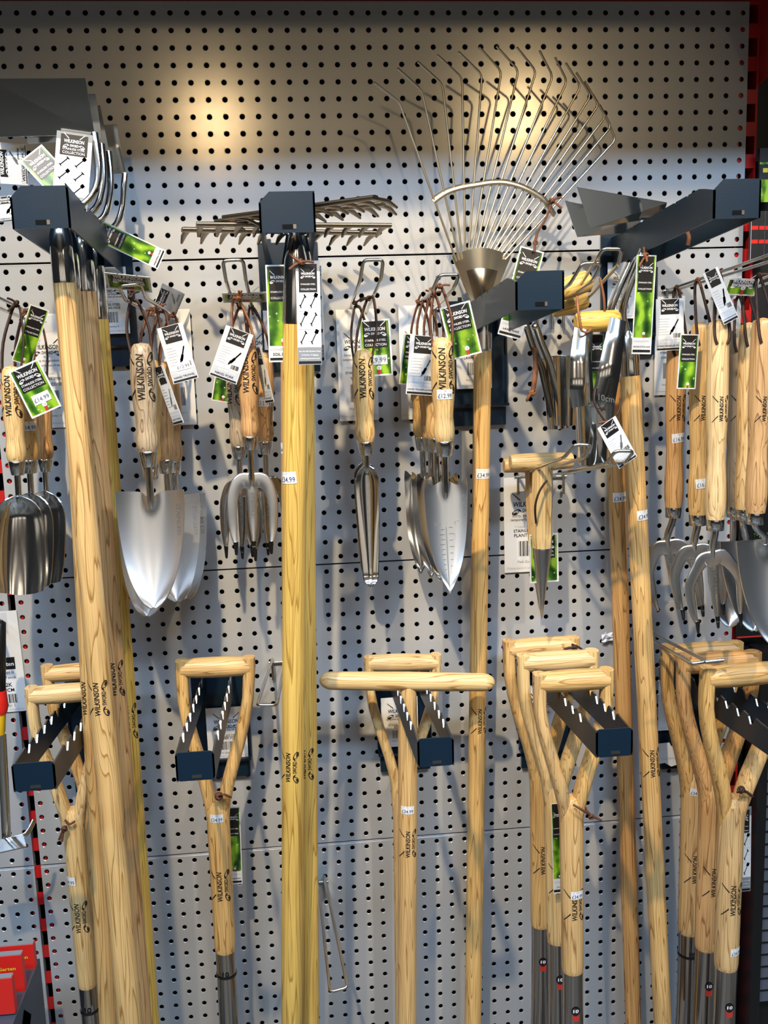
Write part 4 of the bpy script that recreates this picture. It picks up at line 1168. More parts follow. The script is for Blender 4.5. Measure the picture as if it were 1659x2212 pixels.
# --- soil rakes
G = 'soil rakes on the second bracket'
def rake_head(r, c, ax, tine, n, span, tl, thick=0.0035):
    """flat bar along ax with n tapering tines along tine, all world space"""
    ax = Vector(ax).normalized(); tine = Vector(tine).normalized(); up = ax.cross(tine).normalized(); tine = up.cross(ax)
    c = Vector(c)
    b = MB()
    p = [c - ax*span/2, c + ax*span/2]
    b.tube(p, 0.004, 'rake_steel', 8, flat=(0.0065, 0.0028), up=up)
    b.build('head_bar', r, world=True)
    for k in range(n):
        o = c + ax*span*((k+0.5)/n - 0.5)*1.04
        b = MB(); pts = [o, o + tine*tl*0.6 - up*0*tl, o + tine*tl - up*tl*0.10]
        b.tube(pts, 0.003, 'rake_steel', 8, flat=[(0.0052, 0.0022), (0.0042, 0.0020), (0.0016, 0.0014)], up=up)
        b.build('tine', r, world=True)
def soil_rake(label, wood, top, bot, rt, rb, stop, head, prints, stickers=()):
    r, rf, L, a, c = shaft_root('soil_rake', label, 'rake', top, bot, rt, rb, wood, G)
    for yy, ang in prints: brand_on(r, rf, L, yy, top, bot, 68, ang)
    for yy, tx, ang, tl in stickers: sticker_on(r, rf, L, yy, top, bot, tx, ang, tl)
    sl = (P(*stop) - a).length
    b = MB(); b.lathe([(-0.004, rf(0)*1.01), (0, rf(0)*1.05), (sl*0.7, rf(0)*0.9), (sl, rf(0)*0.42)], 'steel', 24); b.build('socket', r)
    hx, hy, hY, yaw, dip, n, span, tl = head
    hc = P(hx, hy, hY)
    b = MB(); b.tube(spline([P(*stop), P(*stop)*0.4 + hc*0.6 + Vector((0, -0.006, 0)), hc], 5), 0.0048, 'steel', 10); b.build('neck', r, world=True)
    rake_head(r, hc, (math.cos(yaw), -math.sin(yaw), 0.0), (math.sin(yaw)*math.cos(dip), math.cos(yaw)*math.cos(dip), -math.sin(dip)), n, span, tl)
    return r
t = soil_rake('rear soil rake nearest the wall, with the lowest and widest head', 'wood_ash', (652, 760, -.135), (640, 2240, -.10), 20, 18, (640, 520, -.135), (616, 500, -.125, -0.30, 0.16, 11, 0.300, 0.05), [])
t = soil_rake('third soil rake, its thin shaft edge left of the golden one', 'wood_orange', (627, 740, -.20), (632, 2240, -.15), 21, 18, (632, 512, -.20), (640, 486, -.19, -0.20, 0.10, 11, 0.275, 0.050), [], [(968, '£34.99', -0.9, 0.0)])
t = soil_rake('second soil rake with its shaft right of the golden one', 'wood_golden', (656, 720, -.265), (669, 2240, -.20), 22, 21, (648, 510, -.265), (640, 460, -.26, 0.55, 0.02, 10, 0.255, 0.055), [(1640, -0.25)])
swing_tag(t, 'long', (602, 572), (610, 782), 58, -.285, 'SOIL RAKE')
t = soil_rake('front soil rake with golden yellow shaft and topmost head', 'wood_golden', (638, 692, -.33), (630, 2240, -.25), 27, 22, (633, 505, -.33), (640, 449, -.33, 0.66, -0.02, 10, 0.235, 0.060), [(1647, -0.30)], [(1027, '£34.99', -0.65, 0.12)])
swing_tag(t, 'grid', (664, 563), (670, 788), 52, -.372)
swing_tag(t, 'grid', (682, 575), (690, 780), 30, -.352, yaw=-0.7)
kn = MB(); knot(kn, P(651, 566, -.376), 0.005, 'leather', 3); kn.tube(spline([P(633, 512, -.345), P(626, 545, -.37), P(640, 560, -.376), P(651, 566, -.376)], 5), 0.0018, 'leather', 6); kn.build('leather_cord', t, world=True)

# --- spring-tine lawn rake
top, bot = (1043, 752, -.075), (1021, 2240, -.06)
r, rf, L, a, c = shaft_root('lawn_rake', 'spring tine lawn rake with a fan of wires and a long shaft', 'rake', top, bot, 19, 18, 'wood_ash')
brand_on(r, rf, L, 1551, top, bot, 56, 0.28)
sticker_on(r, rf, L, 1021, top, bot, '£34.99', 0.15)
sk = (P(1040, 655, -.075) - a).length
b = MB(); b.lathe([(-0.004, rf(0)*1.02), (0, rf(0)*1.04), (sk*0.5, rf(0)*1.0), (sk, rf(0)*0.95)], 'steel', 24); b.build('socket', r)
# folded fan socket
def o5(p): return (780 + p[0]/2.765, 80 + p[1]/2.765)
fb = [(-.33, 640), (-.33, 540)]
def fan(u, v):
    xl, xr = 1020 + (976-1020)*v, 1062 + (1104-1062)*v
    x = xl + (xr-xl)*u; y = 655 + (553 - 655)*v - 18*math.sin(u*math.pi)*v
    dep = -.075 + (0.012*u*v) - 0.026*math.sin(u*math.pi)*(0.6+0.5*v)
    return P(x, y, dep)
b = MB(); b.grid(fan, 14, 8, 'wire_spring', 0.0014); b.grid(lambda u, v: fan(u, v) + Vector((0, 0.034*math.sin(u*math.pi) + 0.003, 0)), 14, 8, 'wire_spring', 0.0012); b.build('fan_socket', r, world=True)
b = MB(); b.grid(lambda u, v: fan(0.15+0.7*u, 0.08+0.55*v) + Vector((0, -0.003-0.006*math.sin(u*math.pi)*math.sin(v*math.pi), 0)), 10, 8, 'rake_steel', 0.001); b.build('pressed_web', r, world=True)
bend = [(225,385),(360,315),(485,280),(603,245),(722,225),(838,205),(940,200),(1045,205),(1145,235),(1230,265),(1312,295),(1372,350),(1418,405),(1460,475),(1493,535),(1520,615)]
tips = [(78,272),(218,188),(338,148),(455,108),(582,90),(705,60),(808,55),(930,62),(1065,82),(1158,122),(1222,155),(1285,212),(1335,265),(1385,345),(1425,405),(1462,478)]
nT = len(bend)
def tine_pts(i):
    k = i/(nT-1)
    Yb = -.125 + 0.085*k; Ys = -.088 + 0.016*k
    bx, by = o5(bend[i]); tx, ty = o5(tips[i])
    sx, sy = 981 + (1100-981)*k, 551 - 16*math.sin(k*math.pi)
    return P(sx, sy, Ys), P(bx, by, Yb), P(tx, ty, Yb - 0.020 + 0.012*k)
for i in range(nT):
    s0, s1, s2 = tine_pts(i)
    u = (s0-s1).normalized(); w = (s2-s1).normalized()
    b = MB(); b.tube([s0 + (s0-s1).normalized()*0.01, s1 + u*0.006, s1 + u*0.002 + w*0.002, s1 + w*0.006, s2], 0.0017, 'wire_spring', 7); b.build('tine', r, world=True)
bandpx = [(430,980),(500,930),(565,905),(630,890),(695,880),(755,870),(810,866),(862,868),(918,880),(968,897),(1010,917),(1050,940),(1088,967),(1115,1000),(1140,1040),(1155,1062)]
bp = []
for i in range(nT):
    s0, s1, s2 = tine_pts(i); x, y = o5(bandpx[i])
    p0, p1 = px_of(s0), px_of(s1); t = (y-p0[1])/(p1[1]-p0[1]); bp.append(P(x, y, s0.y + (s1.y-s0.y)*t))
b = MB(); b.tube(spline(bp, 3), 0.004, 'wire_spring', 8, flat=(0.0048, 0.0022), up=(0, -1, 0.25)); b.build('cross_band', r, world=True)
swing_tag(r, 'long', (1150, 538), (1100, 728), 54, -.105, 'LAWN RAKE')
b = MB(); b.tube(spline([P(1192, 436, -.075), P(1180, 470, -.09), P(1160, 505, -.10), P(1154, 545, -.11)], 5), 0.0020, 'leather', 6); knot(b, P(1192, 434, -.08), 0.0055, 'leather', 5, 2, dirs=[(1, 0, .5), (.6, -.2, -.4)]); knot(b, P(1157, 524, -.105), 0.0045, 'leather', 6, 0); b.build('leather_cord', r, world=True)

# --- swoe style hoes
G = 'swoe style hoes on the top right bracket'
def swoe(label, wood, top, bot, rt, rb, necks, head_px, Yh, prints, stickers):
    r, rf, L, a, c = shaft_root('swoe_hoe', label, 'hoe', top, bot, rt, rb, wood, G)
    for yy, ang in prints: brand_on(r, rf, L, yy, top, bot, 62, ang)
    for yy, tx, ang in stickers: sticker_on(r, rf, L, yy, top, bot, tx, ang)
    sl = (P(*necks[0]) - a).length
    b = MB(); b.lathe([(-0.004, rf(0)*1.01), (0, rf(0)*1.04), (sl*0.8, rf(0)*0.92), (sl, rf(0)*0.5)], 'steel', 24); b.build('socket', r)
    b = MB(); b.tube(spline([P(*p) for p in necks], 6), 0.0062, 'steel', 12); b.build('bent_neck', r, world=True)
    q = [P(x, y, Yh + dy) for x, y, dy in head_px]
    n = (q[1]-q[0]).cross(q[3]-q[0]).normalized() * 0.003
    b = MB(); b.add(q + [p - n for p in q], [(0,1,2,3), (7,6,5,4), (0,4,5,1), (1,5,6,2), (2,6,7,3), (3,7,4,0)], 'steel'); b.build('blade', r, world=True)
    return r
t = swoe('rear swoe hoe, its darker shaft left of the other one', 'wood_orange', (1325, 820, -.055), (1369, 2240, -.05), 19, 17, [(1322, 770, -.055), (1316, 690, -.06), (1330, 640, -.065), (1366, 560, -.07), (1385, 520, -.07), (1398, 470, -.065)],
         [(1219, 432, -0.02), (1386, 470, -0.015), (1372, 500, 0), (1246, 511, 0)], -.07, [], [(1070, '£34.99', 0.1)])
t = swoe('front swoe hoe with the tilted polished blade and longer visible shaft', 'wood_ash', (1361, 806, -.115), (1433, 2240, -.115), 22, 19, [(1352, 715, -.115), (1345, 680, -.12), (1352, 640, -.125), (1382, 560, -.135), (1405, 500, -.135), (1432, 440, -.13)],
         [(1245, 404, -0.025), (1440, 437, -0.02), (1412, 470, 0), (1275, 491, 0)], -.135, [(1640, 0.15)], [(1112, '£34.99', 0.45)])
swing_tag(t, 'long', (1397, 551), (1385, 765), 44, -.165, 'SWOE STYLE HOE')
b = MB(); knot(b, P(1396, 552, -.17), 0.005, 'leather_tan', 8); b.tube(spline([P(1392, 530, -.145), P(1392, 545, -.165), P(1396, 552, -.17)], 4), 0.0018, 'leather_tan', 6); b.build('leather_cord', t, world=True)
b = MB(); q = P(1484, 500, -.27); b.tube(spline([Vector((0, 0.004, 0.012)), Vector((0, 0, 0)), P(1488, 512, -.28) - q, P(1486, 530, -.28) - q], 4), 0.0016, 'leather_tan', 6, flat=(0.003, 0.001)); o = b.build('leather_strip'); o.location = q; ROOTM[o.name] = Matrix.Translation(q); tag(o, 'loose tan leather strip hanging under the top right bracket', 'leather strip')

# ------------------------------------------------------------------ D-handled and T-handled digging tools
def dtool(label, gl, gr, split, wb, g_px, w_px, wood='wood_ash', prints=(), stickers=(), cord=None, socket_len=0.30, rivet=True, name='digging_tool', mark=None, group=None):
    """gl/gr: middle of the grip ends; split: where the straps join; wb: lower end of the wood"""
    A, B, C0, W = P(*gl), P(*gr), P(*split), P(*wb)
    M = frame(C0, W, 0, origin=W)
    z = (C0-W).normalized()
    gm = (A+B)/2; x = (B-A); x -= z*x.dot(z); half = (B-A).length/2; x.normalize(); y = z.cross(x)
    M = Matrix(((x.x, y.x, z.x), (x.y, y.y, z.y), (x.z, y.z, z.z))).to_4x4(); M.translation = W
    r = root(name, label, 'digging tool', M, group)
    Mi = M.inverted(); Al, Bl = Mi @ A, Mi @ B
    Ls = (C0-W).length; H = ((Al+Bl)/2).z - Ls
    off = ((Al+Bl)/2).x; offy = ((Al+Bl)/2).y
    gr_ = g_px*S(*gl); rs = w_px*S(*split); rb = rs*0.93
    # grip
    b = MB(); K = 12
    lg = (Bl-Al).length; Mg = frame(Vector(Bl), Vector(Al), 0, origin=(Al+Bl)/2)
    b.lathe([(lg*(-0.5 + k/K), gr_*(0.90 + 0.13*math.sin(math.pi*k/K))) for k in range(K+1)], wood, 24, M=None)
    o = b.build('grip', r); o.matrix_local = Mg
    # straps
    for s in (-1, 1):
        ex = lambda f: off*max(0, f) + s*half*lerp2(f)
        fr = [-0.30, -0.18, -0.06, 0.03, 0.12, 0.22, 0.36, 0.5, 0.64, 0.78, 0.9, 1.0, 1.0+gr_*0.86/H]
        pts = [Vector((off*max(0, min(1, f)) + s*max(rs*lerp([(-0.30, 0.15), (-0.10, 0.36), (0.05, 0.50)], f), half*STRAP(min(1, f))*0.97), offy*max(0, min(1, f)), Ls + H*f)) for f in fr]
        n = len(pts)
        b = MB(); b.tube(pts, 0.01, wood, 14, flat=[(lerp([(-.30, rs*0.30), (-.06, rs*0.46), (.1, rs*0.56), (.5, rs*0.54), (.8, rs*0.50), (1, rs*0.54)], fr[i]), lerp([(-.30, rs*0.15), (-.10, rs*0.55), (.08, rs*0.86), (.25, rs*0.92), (.6, gr_*0.90), (1, gr_*0.82)], fr[i])) for i in range(n)], up=(0, 1, 0), pw=0.8)
        st = b.build('strap', r)
        if rivet:
            e = MB(); xx = off + s*half*0.97 + s*rs*0.50
            e.lathe([(0, 0.0), (0, 0.0046), (0.0006, 0.0046), (0.0008, 0.003)], 'steel_dark', 12, M=Matrix.Translation((xx, offy, Ls+H)) @ Matrix.Rotation(s*math.pi/2, 4, 'Y'))
            q = e.build('rivet', st)
    # shaft
    def rf(zz):
        t = min(1, max(0, 1-zz/Ls)); return rs + (rb-rs)*t
    b = MB()
    b.lathe([(0.0, rb*0.88), (0.004, rb*0.95), (0.012, rb)] + [(Ls*k/10, rf(Ls*k/10)) for k in range(1, 10)] + [(Ls*0.97, rs), (Ls+H*0.03, rs*0.93), (Ls+H*0.09, rs*0.6)], wood, 28)
    b.build('shaft', r)
    # long steel strapped socket below the wood
    b = MB(); b.lathe([(-socket_len, rb*1.15), (-socket_len*0.5, rb*0.97), (-0.03, rb*0.93), (0.010, rb*0.95)], 'socket_steel', 26, cap=False); b.build('socket', r)
    if mark == 'ring':
        e = MB(); zz = -0.036; e.lathe([(zz-0.004, rb*0.985), (zz-0.002, rb*1.0), (zz, rb*0.985)], 'ink_black', 26, cap=False)
        vs, fs, a_ = text_geo('10', 0.02)
        e.add([(((u-.5)*0.012), -math.sqrt(max(1e-9, (rb*0.975)**2 - ((u-.5)*0.012)**2)) - 0.0006, zz+0.001+v*0.008) for u, v in vs], fs, 'ink_black'); e.build('guarantee_mark', r)
    elif mark == 'rosette':
        e = MB(); zz = -0.058; R = rb*0.955 + 0.0006
        cyl = lambda u, v: (R*math.sin(u/R), -R*math.cos(u/R), zz+v)
        n = 16; e.add([cyl(0.0078*math.cos(2*math.pi*i/n), 0.0078*math.sin(2*math.pi*i/n)) for i in range(n)], [tuple(range(n))], 'ink_black')
        e.add([cyl(u, v) for u, v in ((-0.005, -0.018), (0.005, -0.018), (0.006, -0.005), (-0.006, -0.005))], [(0,1,2,3)], 'ink_red')
        R += 0.0004; vs, fs, a_ = text_geo('10', 0.02); e.add([cyl((u-.5)*0.009, v*0.0058-0.002) for u, v in vs], fs, 'ink_white'); e.build('guarantee_mark', r)
    for yy, ang, lp in prints:
        best = min(range(301), key=lambda k: abs(px_of(W + (C0-W)*k/300)[1]-yy)); p = W + (C0-W)*best/300
        w = lp*(p-CAM_C).dot(CAM_R[2])/CAM_F; wrap_print(r, rf, best/300*Ls - w/2, w, ang)
    for yy, tx, ang, tl in stickers:
        best = min(range(301), key=lambda k: abs(px_of(W + (C0-W)*k/300)[1]-yy)); price_sticker(r, rf, best/300*Ls, ang, tx, w=0.022, h=0.0135, tilt=tl)
    if cord: 
        b = MB(); cord(b); b.build('leather_cord', r, world=True)
    return r, M, rf
STRAP = cr([(0, .20), (.10, .27), (.25, .42), (.48, .70), (.66, .89), (.80, .975), (1.0, 1.0)])
lerp2 = STRAP
GD = 'wooden D-handled digging tools'
dtool('rear D-handled tool at left behind the leftmost D grip', (100, 1457, -.10), (232, 1446, -.10), (190, 1690, -.10), (206, 2080, -.10), 19, 22, 'wood_ash', group=GD)
def cord5(b):
    b.tube(spline([P(141, 1772, -.185), P(150, 1780, -.195), P(162, 1774, -.19)], 4), 0.0018, 'leather', 6); knot(b, P(139, 1790, -.195), 0.0055, 'leather', 9, 2, dirs=[(-.5, 0, -.8), (-.3, -.1, -1)])
t = dtool('leftmost D-handled tool with its grip running behind the hoe shafts', (66, 1503, -.17), (212, 1492, -.17), (158, 1770, -.17), (190, 2132, -.17), 21, 23, 'wood_pale', prints=[(1972, 0.0, 68)], stickers=[(1893, '£34.99', -0.75, 0.05)], cord=cord5, mark='ring', group=GD)
def cord6(b):
    b.tube([P(470, 1720, -.135), P(485, 1716, -.142), P(499, 1722, -.13)], 0.0018, 'leather', 6); knot(b, P(473, 1720, -.138), 0.0075, 'leather', 10, 0)
t, M6, rf6 = dtool('single D-handled border fork with its grip around a bracket', (391, 1444, -.11), (540, 1438, -.11), (470, 1742, -.11), (487, 2056, -.11), 22, 25, 'wood_ash', prints=[(1903, 0.05, 68)], stickers=[(1757, '£34.99', -0.05, -0.03)], cord=cord6, mark='ring', group=GD)
swing_tag(t, 'long', (501, 1744), (507, 1910), 34, -.08, 'BORDER FORK')
t, M7, rf7 = dtool('rear D-handled edger with only its arched grip above the T handle', (795, 1432, -.055), (944, 1430, -.055), (868, 1690, -.055), (872, 2240, -.055), 19, 20, 'wood_pale', group=GD)
# T handle
top, bot = (881, 1474, -.135), (879, 2250, -.135)
r, rf, L, a, c = shaft_root('lawn_edger', 'lawn edger with a wide wooden T handle and straight shaft', 'edger', top, bot, 21, 20, 'wood_ash', neck=lambda t: 0.88 + 0.12*min(1, t*7))
brand_on(r, rf, L, 1815, top, bot, 60, 0.1); sticker_on(r, rf, L, 1742, top, bot, '£34.99', -0.12, -0.03, 0.022)
b = MB(); A, B = P(690, 1470, -.135), P(1069, 1474, -.135); lg = (B-A).length; R0 = 20.5*S(880, 1472, -.135); cp = 0.020
Mi = ROOTM[r.name].inverted()
prof = [(-lg/2 + cp*(1-math.cos(k/6*math.pi/2)), R0*max(0.02, math.sin(k/6*math.pi/2))*0.96) for k in range(7)] + [(0, R0*1.03)] + [(lg/2 - cp*(1-math.cos(k/6*math.pi/2)), R0*max(0.02, math.sin(k/6*math.pi/2))*0.96) for k in range(6, -1, -1)]
b.lathe(prof, 'wood_pale', 26); o = b.build('grip', r); o.matrix_local = Mi @ frame(B, A, 0, origin=(A+B)/2)
# three D handles right
def cord8(b):
    b.tube(spline([P(1238, 1738, -.228), P(1258, 1750, -.235), P(1277, 1762, -.23)], 4), 0.0018, 'leather', 6)
    b.tube(spline([P(1262, 1740, -.20), P(1268, 1752, -.215), P(1277, 1762, -.23)], 4), 0.0018, 'leather', 6); knot(b, P(1277, 1764, -.23), 0.0055, 'leather', 12, 1, dirs=[(1, 0, -.3)])
def cord9(b):
    b.tube(spline([P(1236, 1392, -.07), P(1256, 1402, -.09), P(1266, 1420, -.105), P(1268, 1440, -.105)], 4), 0.0020, 'leather_dark', 6); knot(b, P(1242, 1399, -.078), 0.0060, 'leather_dark', 13, 1, dirs=[(-1, 0, 0.05)])
dtool('rear of the three D-handled spades beside the swoe shafts, leftmost grip', (1097, 1402, -.055), (1240, 1392, -.055), (1168, 1665, -.055), (1168, 2001, -.055), 21, 24, 'wood_ash', prints=[(1848, 0.15, 64)], mark='rosette', cord=cord9, group=GD)
t, _, _ = dtool('middle of the three D-handled spades beside the swoe shafts', (1128, 1432, -.13), (1281, 1423, -.13), (1199, 1700, -.13), (1204, 2036, -.13), 22, 25, 'wood_pale', prints=[(1888, 0.15, 66)], mark='rosette', group=GD)
swing_tag(t, 'long', (1203, 1735), (1208, 1930), 26, -.165, 'SPADE')
dtool('front of the three D-handled spades, leather lace at its split', (1163, 1474, -.205), (1313, 1465, -.205), (1234, 1745, -.205), (1237, 2100, -.205), 24, 26, 'wood_ash', prints=[(1944, 0.1, 68)], stickers=[(1922, '£34.99', 0.22, -0.03)], mark='rosette', cord=cord8, group=GD)
# three D handles far right
dtool('rear of the three far right D-handled forks, highest grip', (1440, 1413, -.06), (1592, 1402, -.06), (1498, 1690, -.06), (1488, 2016, -.06), 21, 26, 'wood_ash', prints=[(1866, 0.1, 64)], stickers=[(1700, '£34.99', -0.15, -0.05), (1783, '£34.99', 0.75, -0.05)], mark='ring', group=GD)
dtool('middle of the three far right D-handled forks', (1474, 1436, -.135), (1630, 1424, -.135), (1538, 1710, -.135), (1525, 2050, -.135), 23, 27, 'wood_orange', prints=[(1894, 0.15, 66)], mark='rosette', group=GD)
def cord10(b):
    b.tube([P(1592, 1712, -.235), P(1603, 1706, -.232), P(1610, 1704, -.22)], 0.0018, 'leather_dark', 6); knot(b, P(1601, 1706, -.235), 0.0068, 'leather_dark', 14, 1, dirs=[(1, 0, -.5)])
t, _, _ = dtool('front of the far right D-handled forks, grip cut by the frame', (1526, 1464, -.21), (1690, 1450, -.21), (1580, 1745, -.21), (1568, 2092, -.21), 25, 28, 'wood_ash', prints=[(1932, 0.1, 70)], stickers=[(2043, '£34.99', 0.45, -0.03)], mark='rosette', cord=cord10, group=GD)
swing_tag(t, 'grid', (1606, 1744), (1604, 1926), 36, -.17)

# ------------------------------------------------------------------ plant dibbers
G = 'plant dibbers under the bulb planters'
def dibber(label, gl, gr, top, mid, tip, g_px, s_px, wood, cord_seed=0):
    A, B = P(*gl), P(*gr); a, m_, c = P(*top), P(*mid), P(*tip)
    M = frame(a, c, 0, origin=a); r = root('plant_dibber', label, 'dibber', M, G)
    Mi = M.inverted(); lg = (B-A).length; R0 = g_px*S(*gl)
    b = MB(); b.lathe([(-lg/2, R0*0.80), (-lg/2+0.002, R0*0.9)] + [(lg*(-0.5+k/10)*0.98, R0*(0.9+0.12*math.sin(math.pi*k/10))) for k in range(1, 10)] + [(lg/2-0.002, R0*0.9), (lg/2, R0*0.80)], wood, 24)
    o = b.build('grip', r); o.matrix_local = Mi @ frame(B, A, 0, origin=(A+B)/2)
    h1 = (a-m_).length; h2 = (m_-c).length; rs = s_px*S(*top)
    b = MB(); b.lathe([(0.006, rs*0.95), (-h1*0.3, rs), (-h1*0.85, rs*0.98), (-h1, rs*0.90)], wood, 8, smooth=False); b.build('shaft', r)
    b = MB(); b.lathe([(-h1+0.002, rs*0.90), (-h1-0.001, rs*0.92), (-h1-h2*0.96, rs*0.10), (-h1-h2, rs*0.02)], 'steel_satin', 24); b.build('cone_point', r)
    return r
t = dibber('rear plant dibber, its grip end showing left of the front grip', (1088, 1006, -.075), (1205, 1000, -.075), (1154, 1015, -.075), (1158, 1180, -.075), (1166, 1318, -.075), 17, 21, 'wood_ash')
swing_tag(t, 'front', (1174, 1153), (1176, 1258), 64, -.085)
t = dibber('front plant dibber with T grip and long steel cone', (1102, 999, -.12), (1236, 995, -.12), (1172, 1006, -.12), (1172, 1185, -.12), (1170, 1337, -.12), 19, 23, 'wood_pale')
b = MB(); b.tube(spline([P(1181, 1038, -.148), P(1165, 1062, -.155), P(1156, 1095, -.152), P(1158, 1130, -.135)], 5), 0.0017, 'leather_dark', 6); b.build('leather_cord', t, world=True)

# ------------------------------------------------------------------ bulb planters
G = 'steel bulb planters with wooden grips'
def planter(label, gl, gr, g_px, straps, body, wood, steel_s, steel_b):
    A, B = P(*gl), P(*gr); mid = (A+B)/2
    bt, bb, wt, wbm, Yb = body
    T, Bm = P(bt[0], bt[1], Yb), P(bb[0], bb[1], Yb)
    M = Matrix.Translation(Bm); r = root('bulb_planter', label, 'bulb planter', M, G)
    Mi = M.inverted(); lg = (B-A).length; R0 = g_px*S(*gl)
    b = MB(); b.lathe([(-lg/2, R0*0.7), (-lg/2+0.004, R0*0.95), (0, R0), (lg/2-0.004, R0*0.95), (lg/2, R0*0.7)], wood, 26)
    o = b.build('grip', r); o.matrix_local = Mi @ frame(B, A, 0, origin=mid)
    for pts in straps:
        ps = [P(x, y, d) for x, y, d, w in pts]; ws = [w*S(x, y, d)/2 for x, y, d, w in pts]
        n = len(ps); V = []; steps = 5
        for i in range(n):
            t = (ps[min(i+1, n-1)] - ps[max(i-1, 0)]).normalized(); sd = Vector((0, 1, 0)).cross(t).normalized()
            if sd.x < 0: sd = -sd
            V.append([ps[i] + sd*ws[i]*k + Vector((0, 0.30*ws[i]*k*k, 0)) for k in (-1, -.6, -.2, .2, .6, 1)])
        def fn(u, v):
            f = v*(n-1); i = min(int(f), n-2); k = f-i; g = u*5; j = min(int(g), 4); q = g-j
            p = V[i][j]*(1-q) + V[i][j+1]*q; p2 = V[i+1][j]*(1-q) + V[i+1][j+1]*q
            return p*(1-k) + p2*k
        b = MB(); b.grid(fn, 10, (n-1)*4, steel_s, 0.0016); st = b.build('side_strap', r, world=True)
        e = MB(); q = ps[0] + Vector((0, -0.002, -0.004)); e.lathe([(0, 0.0), (0, 0.003), (0.002, 0.0045), (0.003, 0.0055)], 'steel', 12, M=Matrix.Translation(q) @ Matrix.Rotation(-math.pi/2, 4, 'X'), cap=False); e.build('bolt', st, world=True)
    L = (T-Bm).length; Mb = frame(T, Bm, 0, origin=Bm); r1, r0 = wt*S(bt[0], bt[1], Yb), wbm*S(bb[0], bb[1], Yb)
    b = MB(); b.lathe([(0, r0), (L*0.5, (r0+r1)/2), (L*0.97, r1), (L, r1*1.05)], steel_b, 30, cap=False); b.lathe([(L, r1*1.05), (L*0.97, r1*0.97), (0, r0*0.97), (0, r0)], steel_b, 30, cap=False)
    o = b.build('cutter_tube', r); o.matrix_local = Mi @ Mb
    return r
t = planter('rear bulb planter with ridged cutter tilted behind the lawn rake bracket', (1192, 668, -.085), (1268, 646, -.085), 21,
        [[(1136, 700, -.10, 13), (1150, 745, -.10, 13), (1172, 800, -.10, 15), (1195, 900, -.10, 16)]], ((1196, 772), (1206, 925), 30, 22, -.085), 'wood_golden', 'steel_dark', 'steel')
b = MB(); b.tube(spline([P(1156, 752, -.12), P(1157, 800, -.125), P(1152, 840, -.125)], 4), 0.0026, 'leather_tan', 6, flat=(0.004, 0.0014)); knot(b, P(1150, 848, -.125), 0.0065, 'leather_tan', 21, 1); b.build('leather_cord', t, world=True)
t = planter('second bulb planter with golden grip seen through the upper hooks', (1200, 632, -.14), (1274, 604, -.14), 24,
        [[(1156, 700, -.14, 13), (1170, 740, -.14, 13), (1190, 790, -.14, 15), (1216, 890, -.14, 16)]], ((1222, 768), (1222, 918), 32, 24, -.13), 'wood_golden', 'steel', 'steel')
t = planter('front bulb planter with broad steel straps and bolted wooden grip', (1243, 697, -.225), (1338, 691, -.225), 23,
        [[(1262, 712, -.235, 40), (1256, 770, -.25, 44), (1257, 830, -.255, 50), (1262, 876, -.25, 50)],
         [(1336, 690, -.262, 36), (1330, 730, -.272, 40), (1318, 800, -.28, 48), (1304, 870, -.275, 52), (1304, 912, -.265, 46)]], ((1283, 872), (1284, 1002), 42, 34, -.225), 'wood_golden', 'steel', 'steel')
b = MB()
b.tube(spline([P(1246, 640, -.235), P(1250, 680, -.248), P(1256, 712, -.25), P(1268, 718, -.245), P(1276, 712, -.24)], 5), 0.0018, 'leather_tan', 6)
b.tube(spline([P(1296, 600, -.24), P(1304, 640, -.238), P(1306, 672, -.232)], 5), 0.0018, 'leather_tan', 6)
b.build('leather_cord', t, world=True)
b = MB(); b.tube(spline([P(1286, 840, -.285), P(1284, 870, -.292), P(1300, 900, -.292), P(1314, 912, -.29), P(1336, 890, -.292), P(1340, 860, -.285)], 5), 0.0014, 'leather_dark', 6); knot(b, P(1314, 912, -.292), 0.0045, 'leather', 22, 2, dirs=[(1, 0, -.05), (-1, 0, 0.1)]); b.build('lace', t, world=True)
swing_tag(t, 'info', (1310, 912), (1362, 1000), 50, -.300, 'BULB PLANTER', yaw=0.15, roll=0.1)
swing_tag(t, 'front', (1290, 722), (1288, 880), 30, -.21)
e = MB(); vs, fs, asp = text_geo('10cm', 0.0)
e.add([P(1293 + u*34, 864 - v*14 + u*6, -.2815) for u, v in vs], fs, 'steel_etch'); e.build('stamp', t, world=True)

